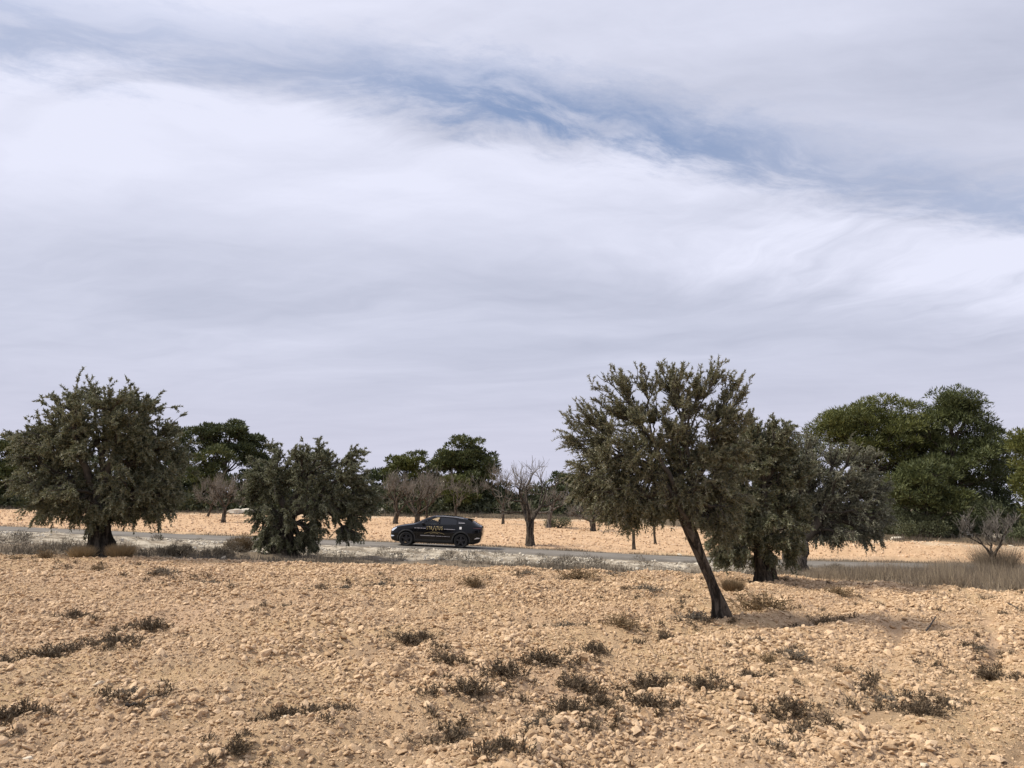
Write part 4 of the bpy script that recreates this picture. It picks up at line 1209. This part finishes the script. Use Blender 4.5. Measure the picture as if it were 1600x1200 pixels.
bare_tree(856, 825, 60, 60, 'pale broken trunk with a few bare branches beside a small bush', 88, 8, 0.45, d=60, bark='bark_grey', twiggy=0.7, lean=0.06)
bare_tree(926, 822, 60, 60, 'dark stub trunked tree under the left edge of the leaning crown', 89, 9, 0.25, d=58, twiggy=1.2)
bare_tree(989, 847, 62, 52, 'young forked tree in the far field seen under the leaning crown, left one', 91, 5, 0.45, d=43, twiggy=0.8, limbs=2)
bare_tree(1023, 839, 58, 40, 'young straight tree in the far field seen under the leaning crown, right one', 92, 4, 0.5, d=47, twiggy=0.9, lean=-0.05)
bare_tree(1052, 815, 34, 26, 'tiny distant tree right of the two young ones', 93, 3, 0.4, d=66)
bare_tree(1546, 869, 88, 84, 'stunted bare tree behind the tall dry grass on the right', 94, 8, 0.28, d=30, twiggy=1.1, limbs=4, mat='twig')
bare_tree(712, 806, 60, 60, 'pale twiggy tree at the wood edge behind the car roof', 96, 4, 0.28, d=74, twiggy=0.8)

# fallen branches
def stick(pts, r, label):
    g = np.random.default_rng(int(pts[0][0])); P = []
    for px, py, hz in pts:
        p = at(px, py); P.append(p + [0, 0, hz])
    P = np.array(P); o0 = P[0].copy(); T = Tubes(6)
    t = np.linspace(0, 1, 9); c = np.stack([np.interp(t, np.linspace(0, 1, len(P)), P[:, i]) for i in range(3)], 1) - o0
    T.add(c + g.normal(0, 0.006, c.shape), np.linspace(r, r * 0.45, 9), 6)
    T.add([c[5], c[5] + [0.06, 0.02, 0.05], c[5] + [0.13, 0.03, 0.06]], [r * 0.5, r * 0.4, r * 0.2], 4)
    o = link('fallen_branch', T.mesh('fallen_branch', M['dead_wood'])); o.location = o0; tag(o, label, 'branch')
stick([(1446, 984, 0.02), (1456, 976, 0.05), (1465, 968, 0.10)], 0.014, 'black crooked stick poking up from the field beside the wheel tracks')
stick([(1575, 950, 0.02), (1588, 958, 0.03), (1596, 963, 0.02)], 0.012, 'thin dead branch lying near the right edge of the field')
stick([(196, 1114, 0.02), (212, 1112, 0.03), (228, 1111, 0.02)], 0.016, 'dark stick lying left of the pair of pale stones')


# ---------------------------------------------------------------- the car
def paint_mat(name, col, rough, coat=0.0, metal=0.0, spec=0.5):
    m, p = mat_new(name); v = obj_vec(); n = noise(v, 2.0, 5.0, 0.6)
    E.T.links.new(mix(sstep(n, 0.35, 0.8) * 0.35, col, tuple(c * 0.6 + 0.004 for c in col)).k, p.inputs['Base Color'])
    E.T.links.new(sstep(n, 0.2, 0.8, rough * 0.8, rough * 1.25).k, p.inputs['Roughness'])
    p.inputs['Coat Weight'].default_value = coat; p.inputs['Coat Roughness'].default_value = 0.08
    p.inputs['Metallic'].default_value = metal; p.inputs['Specular IOR Level'].default_value = spec
    return m


M['paint'] = paint_mat('black_paint', (0.004, 0.004, 0.005), 0.10, 0.0, 0.0, 0.28)
M['trim'] = paint_mat('black_trim', (0.010, 0.010, 0.011), 0.6)
M['rubber'] = paint_mat('tyre_rubber', (0.014, 0.014, 0.014), 0.85)
M['rim'] = paint_mat('dark_rim', (0.045, 0.045, 0.05), 0.35, 0, 0.7)
M['cabin'] = paint_mat('cabin', (0.02, 0.02, 0.022), 0.8)
M['privacy'] = paint_mat('privacy_glass', (0.008, 0.009, 0.012), 0.08, 0.0, 0.0, 0.5)
M['lamp'] = paint_mat('lamp_lens', (0.55, 0.60, 0.70), 0.10, 1.0)
M['tail'] = paint_mat('tail_lamp', (0.07, 0.004, 0.004), 0.2, 0.5)
M['chrome'] = paint_mat('bright_trim', (0.62, 0.60, 0.60), 0.25, 0, 0.6)
M['gold'] = paint_mat('gold_print', (0.48, 0.38, 0.18), 0.5)
M['white_print'] = paint_mat('white_print', (0.42, 0.40, 0.42), 0.5)
M['sticker'] = paint_mat('sticker', (0.82, 0.82, 0.80), 0.5)
mg, pg_ = mat_new('clear_glass')
gl = mg.node_tree.nodes.new('ShaderNodeBsdfGlossy'); gl.inputs['Roughness'].default_value = 0.03
tr_ = mg.node_tree.nodes.new('ShaderNodeBsdfTransparent'); tr_.inputs['Color'].default_value = (0.90, 0.94, 0.90, 1)
fr_ = mg.node_tree.nodes.new('ShaderNodeFresnel'); fr_.inputs['IOR'].default_value = 1.5
mx_ = mg.node_tree.nodes.new('ShaderNodeMixShader')
mg.node_tree.links.new(fr_.outputs[0], mx_.inputs[0]); mg.node_tree.links.new(tr_.outputs[0], mx_.inputs[1]); mg.node_tree.links.new(gl.outputs[0], mx_.inputs[2])
mg.node_tree.links.new(mx_.outputs[0], mg.node_tree.nodes['Material Output'].inputs['Surface'])
M['clear_glass'] = mg

topx = np.array([-2.27, -2.24, -2.16, -1.98, -1.72, -1.40, -1.06, -0.78, -0.50, -0.21, 0.05, 0.29, 0.60, 0.88, 1.18, 1.46, 1.72, 1.80, 1.95, 2.10, 2.20, 2.26, 2.29])
topz = np.array([0.66, 0.76, 0.85, 0.94, 1.00, 1.055, 1.115, 1.25, 1.39, 1.490, 1.530, 1.548, 1.546, 1.528, 1.492, 1.440, 1.380, 1.315, 1.215, 1.145, 1.11, 1.08, 1.02])
botx = np.array([-2.27, -2.20, -2.0, -1.8, -1.0, 1.0, 1.9, 2.15, 2.24, 2.29]); botz = np.array([0.40, 0.26, 0.20, 0.18, 0.17, 0.17, 0.20, 0.27, 0.42, 0.62])
wx = np.array([-2.27, -2.22, -2.12, -1.9, -1.5, -1.0, 0, 1.0, 1.5, 1.9, 2.15, 2.25, 2.29]); wy = np.array([0.56, 0.66, 0.77, 0.865, 0.915, 0.925, 0.93, 0.93, 0.925, 0.885, 0.82, 0.76, 0.70])


def section(x):
    zt, zb, w = np.interp(x, topx, topz), np.interp(x, botx, botz), np.interp(x, wx, wy)
    belt = min(1.08, zt - 0.05); belt = max(belt, zb + 0.08)
    cab = np.clip((zt - 1.05) / 0.42, 0, 1)
    yr = w * (0.80 * (1 - cab) + 0.60 * cab)
    lev = [(0.0, zb), (0.72 * w, zb), (0.90 * w, zb + 0.03 * (belt - zb))]
    for f, m in ((0.12, 0.965), (0.28, 0.985), (0.42, 0.98), (0.50, 1.0), (0.62, 1.0), (0.78, 0.99), (0.88, 0.975), (1.0, 0.95)):
        lev.append((m * w, zb + f * (belt - zb)))
    for f in (0.25, 0.5, 0.75, 0.9):
        lev.append((0.95 * w - (0.95 * w - yr) * f ** 1.25, belt + (zt - 0.012 - belt) * f))
    lev.append((yr * 0.94, zt - 0.008)); lev.append((yr * 0.6, zt + 0.006)); lev.append((0.0, zt + 0.012))
    return lev


def side_y(x, z):
    s = section(x)[2:-2]; return float(np.interp(z, [q[1] for q in s], [q[0] for q in s]))


def build_body(parent):
    xs = np.unique(np.concatenate([np.linspace(-2.27, 2.29, 90), topx]))
    secs = [section(x) for x in xs]; m = len(secs[0]); V = []
    for x, s in zip(xs, secs):
        ring = [(x, -y, z) for y, z in s] + [(x, y, z) for y, z in s[-2:0:-1]]
        V += ring
    k = 2 * m - 2
    F = [(i * k + j, i * k + (j + 1) % k, (i + 1) * k + (j + 1) % k, (i + 1) * k + j) for i in range(len(xs) - 1) for j in range(k)]
    F = [tuple(reversed(f)) for f in F]
    F.append(tuple(range(k))); F.append(tuple(reversed(range((len(xs) - 1) * k, len(xs) * k))))
    me = bpy.data.meshes.new('body'); me.from_pydata(V, [], F); me.materials.append(M['paint']); me.materials.append(M['cabin'])
    import bmesh
    bm = bmesh.new(); bm.from_mesh(me); bmesh.ops.recalc_face_normals(bm, faces=bm.faces); bm.to_mesh(me); bm.free()
    o = link('body', me)
    cuts = []
    def prism(out, y0, y1):
        n = len(out); v = [(x, y0, z) for x, z in out] + [(x, y1, z) for x, z in out]
        f = [tuple(range(n)), tuple(reversed(range(n, 2 * n)))] + [(i, (i + 1) % n, n + (i + 1) % n, n + i) for i in range(n)]
        c = bpy.data.meshes.new('cut'); c.from_pydata(v, [], f); c.materials.append(M['paint']); c.materials.append(M['cabin'])
        b = bmesh.new(); b.from_mesh(c); bmesh.ops.recalc_face_normals(b, faces=b.faces); b.to_mesh(c); b.free()
        for p in c.polygons: p.material_index = 1
        q = bpy.data.objects.new('cut', c); C.objects.link(q); cuts.append(q)
    prism(WIN_F, -1.2, 1.2)
    for cxw in (-1.43, 1.28):
        circ = [(cxw + 0.405 * math.cos(a), 0.36 + 0.405 * math.sin(a)) for a in np.linspace(0, 2 * math.pi, 33)[:-1]]
        prism(circ, -1.2, -0.58); prism(circ, 0.58, 1.2)
    for q in cuts:
        md = o.modifiers.new('b', 'BOOLEAN'); md.operation = 'DIFFERENCE'; md.object = q; md.solver = 'EXACT'
    dg = bpy.context.evaluated_depsgraph_get(); nm = bpy.data.meshes.new_from_object(o.evaluated_get(dg)); o.modifiers.clear(); o.data = nm
    for q in cuts: bpy.data.objects.remove(q, do_unlink=True)
    nm.name = 'body'
    for p in nm.polygons: p.use_smooth = False if p.material_index == 1 else True
    nm.set_sharp_from_angle(angle=R(28))
    o.parent = parent
    return o


WIN_F = [(-0.56, 1.095), (0.19, 1.10), (0.155, 1.435), (-0.05, 1.432), (-0.22, 1.395), (-0.40, 1.30), (-0.53, 1.20)]


def patch(name, x0, x1, lo, hi, mat, parent, side=-1, off=0.006, nx=16, nz=5, thick=0.004):
    """a panel lying on the car's flank between two height curves"""
    V = []; xs = np.linspace(x0, x1, nx)
    for lay in (off, off - thick):
        for x in xs:
            for f in np.linspace(0, 1, nz):
                z = lo(x) * (1 - f) + hi(x) * f; V.append((x, side * (side_y(x, z) + lay), z))
    n = nx * nz
    F = [(i * nz + j, (i + 1) * nz + j, (i + 1) * nz + j + 1, i * nz + j + 1) for i in range(nx - 1) for j in range(nz - 1)]
    if side > 0: F = [tuple(reversed(f)) for f in F]
    F += [tuple(n + q for q in reversed(f)) for f in F]
    edge = [i * nz for i in range(nx)] + [(nx - 1) * nz + j for j in range(1, nz)] + [i * nz + nz - 1 for i in range(nx - 2, -1, -1)] + [j for j in range(nz - 2, 0, -1)]
    F += [(edge[q], edge[(q + 1) % len(edge)], n + edge[(q + 1) % len(edge)], n + edge[q]) for q in range(len(edge))]
    me = bpy.data.meshes.new(name); me.from_pydata(V, [], F); me.materials.append(mat)
    return link(name, me, None, parent)


def iv(pts):
    xs_, zs_ = [p[0] for p in pts], [p[1] for p in pts]
    return lambda x: float(np.interp(x, xs_, zs_))


def lettering(name, text, x, z, size, mat, parent, spacing=1.0, squash=1.0):
    cu = bpy.data.curves.new(name, 'FONT'); cu.body = text; cu.size = size; cu.align_x = 'CENTER'; cu.space_character = spacing; cu.resolution_u = 3
    q = bpy.data.objects.new(name, cu); C.objects.link(q)
    me = bpy.data.meshes.new_from_object(q.evaluated_get(bpy.context.evaluated_depsgraph_get())); bpy.data.objects.remove(q, do_unlink=True)
    for v in me.vertices:
        X, Z = x + v.co.x * squash, z + v.co.y; v.co = (X, -(side_y(X, Z) + 0.012), Z)
    me.materials.clear(); me.materials.append(mat); me.name = name
    return link(name, me, None, parent)


def strip(name, pts, wdt, mat, parent, off=0.010):
    """a printed line following points (x, z) on the near flank"""
    V, F = [], []
    for i, (x, z) in enumerate(pts):
        k = wdt[i] if hasattr(wdt, '__len__') else wdt
        for s_ in (-1, 1): V.append((x, -(side_y(x, z + s_ * k / 2) + off), z + s_ * k / 2))
    F = [(2 * i, 2 * i + 2, 2 * i + 3, 2 * i + 1) for i in range(len(pts) - 1)]
    me = bpy.data.meshes.new(name); me.from_pydata(V, [], F); me.materials.append(mat)
    return link(name, me, None, parent)


def wheel(cxw, side, parent):
    w = empty('wheel'); w.parent = parent; w.location = (cxw, side * 0.80, 0.345)
    def lathe(prof, n=40):
        V = []; 
        for i in range(n):
            a = 2 * math.pi * i / n
            for r, y in prof: V.append((r * math.cos(a), side * y, r * math.sin(a)))
        m = len(prof); F = [(i * m + j, ((i + 1) % n) * m + j, ((i + 1) % n) * m + (j + 1) % m, i * m + (j + 1) % m) for i in range(n) for j in range(m)]
        if side > 0: F = [tuple(reversed(f)) for f in F]
        return V, F
    V, F = lathe([(0.232, 0.085), (0.30, 0.112), (0.328, 0.108), (0.345, 0.085), (0.348, 0.0), (0.345, -0.085), (0.30, -0.11), (0.232, -0.09)])
    me = bpy.data.meshes.new('tyre'); me.from_pydata(V, [], F); me.materials.append(M['rubber'])
    for p in me.polygons: p.use_smooth = True
    link('tyre', me, None, w)
    V, F = lathe([(0.236, 0.094), (0.222, 0.096), (0.205, 0.06), (0.20, -0.06), (0.236, -0.08)])
    def box(x0, x1, wa, wb, a, y0, y1):
        k = len(V)
        for r, ww in ((x0, wa), (x1, wb)):
            for sgn in (-1, 1):
                for y in (y0, y1):
                    px_, pz_ = r, sgn * ww; V.append((px_ * math.cos(a) - pz_ * math.sin(a), side * y, px_ * math.sin(a) + pz_ * math.cos(a)))
        for f in ((0, 2, 3, 1), (4, 5, 7, 6), (0, 1, 5, 4), (2, 6, 7, 3), (1, 3, 7, 5), (0, 4, 6, 2)): F.append(tuple(k + q for q in f))
    for i in range(5): box(0.04, 0.215, 0.028, 0.040, i * 2 * math.pi / 5 + 0.3, 0.045, 0.082)
    V2, F2 = lathe([(0.0, 0.088), (0.062, 0.084), (0.066, 0.04), (0.0, 0.03)], 16); k = len(V); V += V2; F += [tuple(k + q for q in f) for f in F2]
    me = bpy.data.meshes.new('rim'); me.from_pydata(V, [], F); me.materials.append(M['rim']); link('rim', me, None, w)
    V, F = lathe([(0.0, 0.02), (0.15, 0.02), (0.15, -0.01), (0.0, -0.01)], 24)
    me = bpy.data.meshes.new('brake_disc'); me.from_pydata(V, [], F); me.materials.append(M['trim']); link('brake_disc', me, None, w)


def build_car():
    xc = (612 + 751) / 2; X0 = (xc + 1 - 800) / FPX * 37.4
    Y0 = road_c(X0) - 0.15
    za, zb = road_z_at(X0 - 1.43), road_z_at(X0 + 1.28)
    root = empty('parked_car', (X0, Y0, (za + zb) / 2 + 0.0)); root.rotation_euler = (0, math.atan((za - zb) / 2.71), R(-2.0))
    tag(root, 'black coupe style sport utility car with gold STRATUS lettering, parked on the road', 'car')
    body = build_body(root)
    # glazing
    me = bpy.data.meshes.new('front_side_window')
    for sd in (-1, 1):
        V = [(x, sd * (side_y(x, z) - 0.006), z) for x, z in WIN_F]
        m_ = bpy.data.meshes.new('side_window'); m_.from_pydata(V, [], [tuple(range(len(V))) if sd < 0 else tuple(reversed(range(len(V))))]); m_.materials.append(M['clear_glass'])
        link('side_window', m_, None, root)
        patch('rear_side_window', 0.235, 1.03, iv([(0.235, 1.105), (1.03, 1.125)]), iv([(0.235, 1.435), (0.6, 1.425), (0.95, 1.375), (1.03, 1.33)]), M['privacy'], root, sd)
        patch('quarter_window', 1.08, 1.44, iv([(1.08, 1.135), (1.44, 1.23)]), iv([(1.08, 1.33), (1.44, 1.25)]), M['privacy'], root, sd)
        patch('sill_cladding', -0.98, 0.84, iv([(-1, 0.20), (1, 0.20)]), iv([(-1, 0.37), (1, 0.37)]), M['trim'], root, sd, 0.014)
        patch('window_trim', -0.56, 1.60, iv([(-0.6, 1.078), (0.3, 1.085), (1.0, 1.10), (1.6, 1.135)]), iv([(-0.6, 1.086), (0.3, 1.093), (1.0, 1.108), (1.6, 1.143)]), M['trim'], root, sd, 0.012, 30, 2)
        patch('roof_rail', -0.05, 1.35, iv([(-0.05, 1.49), (0.3, 1.505), (0.9, 1.482), (1.35, 1.425)]), iv([(-0.05, 1.50), (0.3, 1.518), (0.9, 1.495), (1.35, 1.437)]), M['chrome'], root, sd, 0.02, 20, 2, 0.018)
        for xh in (0.02, 1.00):
            patch('door_handle', xh - 0.19, xh, iv([(-9, 0.955), (9, 0.955)]), iv([(-9, 0.985), (9, 0.985)]), M['trim'] if xh < 0.5 else M['paint'], root, sd, 0.03, 8, 3, 0.03)
        # wheel arch lips
        for cxw in (-1.43, 1.28):
            V = []; n = 22
            for a in np.linspace(R(-14), R(194), n):
                for rr_, dy in ((0.40, 0.0), (0.40, 0.018), (0.465, 0.012), (0.465, -0.01)):
                    x, z = cxw + rr_ * math.cos(a), 0.36 + rr_ * math.sin(a); V.append((x, sd * (side_y(np.clip(x, -2.2, 2.2), max(z, 0.25)) + dy), z))
            F = [(i * 4 + j, (i + 1) * 4 + j, (i + 1) * 4 + (j + 1) % 4, i * 4 + (j + 1) % 4) for i in range(n - 1) for j in range(4)]
            m_ = bpy.data.meshes.new('wheel_arch'); m_.from_pydata(V, [], F); m_.materials.append(M['trim']); link('wheel_arch', m_, None, root)
        patch('headlight', -2.205, -1.93, iv([(-2.205, 0.70), (-2.12, 0.70), (-1.93, 0.86)]), iv([(-2.205, 0.76), (-2.12, 0.825), (-1.93, 0.90)]), M['lamp'], root, sd, 0.008, 10, 4)
        patch('fog_lamp', -2.23, -2.05, iv([(-2.23, 0.43), (-2.05, 0.45)]), iv([(-2.23, 0.50), (-2.05, 0.49)]), M['lamp'], root, sd, 0.008, 6, 3)
        patch('tail_light', 1.86, 2.28, iv([(1.86, 0.985), (2.28, 0.955)]), iv([(1.86, 1.0), (2.28, 1.035)]), M['tail'], root, sd, 0.010, 12, 3)
        patch('bumper_trim', 1.93, 2.20, iv([(1.93, 0.455), (2.20, 0.50)]), iv([(1.93, 0.465), (2.06, 0.545), (2.20, 0.53)]), M['chrome'], root, sd, 0.010, 8, 3)
        # door seams
        for pts in ([(-0.93, 0.40), (-0.90, 0.7), (-0.72, 1.08)], [(0.20, 0.38), (0.21, 0.7), (0.215, 1.09)], [(0.86, 0.62), (0.98, 0.85), (1.05, 1.09)]):
            V = []; zz_ = np.linspace(pts[0][1], pts[-1][1], 10)
            for z in zz_:
                x = float(np.interp(z, [p[1] for p in pts], [p[0] for p in pts]))
                for dx_ in (-0.004, 0.004): V.append((x + dx_, sd * (side_y(x, z) + 0.002), z))
            F = [(2 * i, 2 * i + 1, 2 * i + 3, 2 * i + 2) for i in range(9)]
            m_ = bpy.data.meshes.new('door_seam'); m_.from_pydata(V, [], F); m_.materials.append(M['trim']); link('door_seam', m_, None, root)
        # mirror
        import bmesh
        bm = bmesh.new(); bmesh.ops.create_icosphere(bm, subdivisions=2, radius=1.0)
        for v in bm.verts: v.co = Vector((v.co.x * 0.085 - 0.60, sd * (1.00 + v.co.y * 0.105), 1.125 + v.co.z * 0.075))
        m_ = bpy.data.meshes.new('mirror'); bm.to_mesh(m_); bm.free(); m_.materials.append(M['paint'])
        for p in m_.polygons: p.use_smooth = True
        link('mirror', m_, None, root)
        for cxw in (-1.43, 1.28): wheel(cxw, sd, root)
    # windscreen and rear window follow the roof line
    def sheet(name, x0, x1, kx, mat, off=0.006, n=8):
        V = []
        for x in np.linspace(x0, x1, n):
            zt = np.interp(x, topx, topz); w = np.interp(x, wx, wy); cab = np.clip((zt - 1.05) / 0.42, 0, 1); yr = w * (0.8 * (1 - cab) + 0.6 * cab) * kx
            for f in np.linspace(-1, 1, 7): V.append((x, yr * f, zt + 0.012 - 0.006 * abs(f) + off))
        F = [(i * 7 + j, (i + 1) * 7 + j, (i + 1) * 7 + j + 1, i * 7 + j + 1) for i in range(n - 1) for j in range(6)]
        m_ = bpy.data.meshes.new(name); m_.from_pydata(V, [], F); m_.materials.append(mat); return link(name, m_, None, root)
    sheet('windscreen', -0.98, -0.26, 0.86, M['privacy']); sheet('rear_window', 1.84, 2.16, 0.8, M['privacy'])
    sheet('sunroof', -0.05, 1.1, 0.62, M['privacy'])
    V = [(1.55, y, z) for y in (-0.56, 0.56) for z in (1.41, 1.435)] + [(1.84, y, z) for y in (-0.60, 0.60) for z in (1.385, 1.402)]
    m_ = bpy.data.meshes.new('spoiler'); m_.from_pydata(V, [], [(0, 1, 3, 2), (4, 6, 7, 5), (0, 4, 5, 1), (2, 3, 7, 6), (1, 5, 7, 3), (0, 2, 6, 4)]); m_.materials.append(M['paint']); link('spoiler', m_, None, root)
    # seats and wheel seen through the clear windows
    import bmesh
    for y in (-0.36, 0.36):
        bm = bmesh.new()
        for (cx_, cz_, rx_, rz_, ry_) in ((0.06, 1.12, 0.07, 0.14, 0.20), (0.10, 1.30, 0.04, 0.065, 0.11)):
            r_ = bmesh.ops.create_icosphere(bm, subdivisions=2, radius=1.0)
            for v in r_['verts']: v.co = Vector((cx_ + v.co.x * rx_, y + v.co.y * ry_, cz_ + v.co.z * rz_))
        m_ = bpy.data.meshes.new('seat'); bm.to_mesh(m_); bm.free(); m_.materials.append(M['cabin'])
        link('seat', m_, None, root)
    # livery on the near side
    for ch, x, z, s_ in (('S', -0.405, 0.845, 0.150), ('T', -0.300, 0.845, 0.150), ('R', -0.195, 0.845, 0.150), ('T', 0.090, 0.845, 0.165), ('U', 0.205, 0.845, 0.165), ('S', 0.325, 0.845, 0.165)):
        lettering('letter', ch, x, z, s_ * 1.5, M['gold'], root, squash=0.62)
    for a, b in (((-0.125, 0.80), (-0.045, 1.02)), ((-0.045, 1.02), (0.045, 0.80))):      # the tall A without its bar
        V = []
        for f in np.linspace(0, 1, 6):
            x = a[0] * (1 - f) + b[0] * f; z = a[1] * (1 - f) + b[1] * f
            for dx_ in (-0.014, 0.014): V.append((x + dx_, -(side_y(x, z) + 0.012), z))
        m_ = bpy.data.meshes.new('letter'); m_.from_pydata(V, [], [(2 * i, 2 * i + 1, 2 * i + 3, 2 * i + 2) for i in range(5)]); m_.materials.append(M['gold']); link('letter', m_, None, root)
    arc = [(x, 0.735 - 0.10 * ((x + 0.04) / 0.5) ** 2) for x in np.linspace(-0.52, 0.46, 22)]
    strip('gold_arc', arc, 0.010, M['gold'], root)
    strip('gold_arc', [(x, 0.695 - 0.05 * ((x + 0.04) / 0.2) ** 2) for x in np.linspace(-0.24, 0.16, 10)], 0.013, M['gold'], root)
    g = np.random.default_rng(5)
    def print_line(x0, x1, z, h, words_):
        x = x0
        while x < x1:
            w = g.uniform(0.018, 0.034)
            strip('small_print', [(x, z), (x + w, z)], h * g.uniform(0.75, 1.0), M['white_print'], root)
            x += w + (0.007 if g.uniform() > words_ else 0.03)
    print_line(-1.03, -0.50, 0.895, 0.034, 0.12)
    print_line(0.43, 0.96, 0.890, 0.034, 0.12)
    print_line(-0.72, 0.02, 0.545, 0.040, 0.10)
    print_line(0.05, 0.72, 0.540, 0.026, 0.25)
    print_line(1.13, 1.44, 1.215, 0.030, 0.1)
    patch('sticker', 1.19, 1.30, iv([(1, 0.915), (2, 0.915)]), iv([(1, 1.03), (2, 1.03)]), M['sticker'], root, -1, 0.012, 4, 3, 0.003)
    return root


car = build_car()
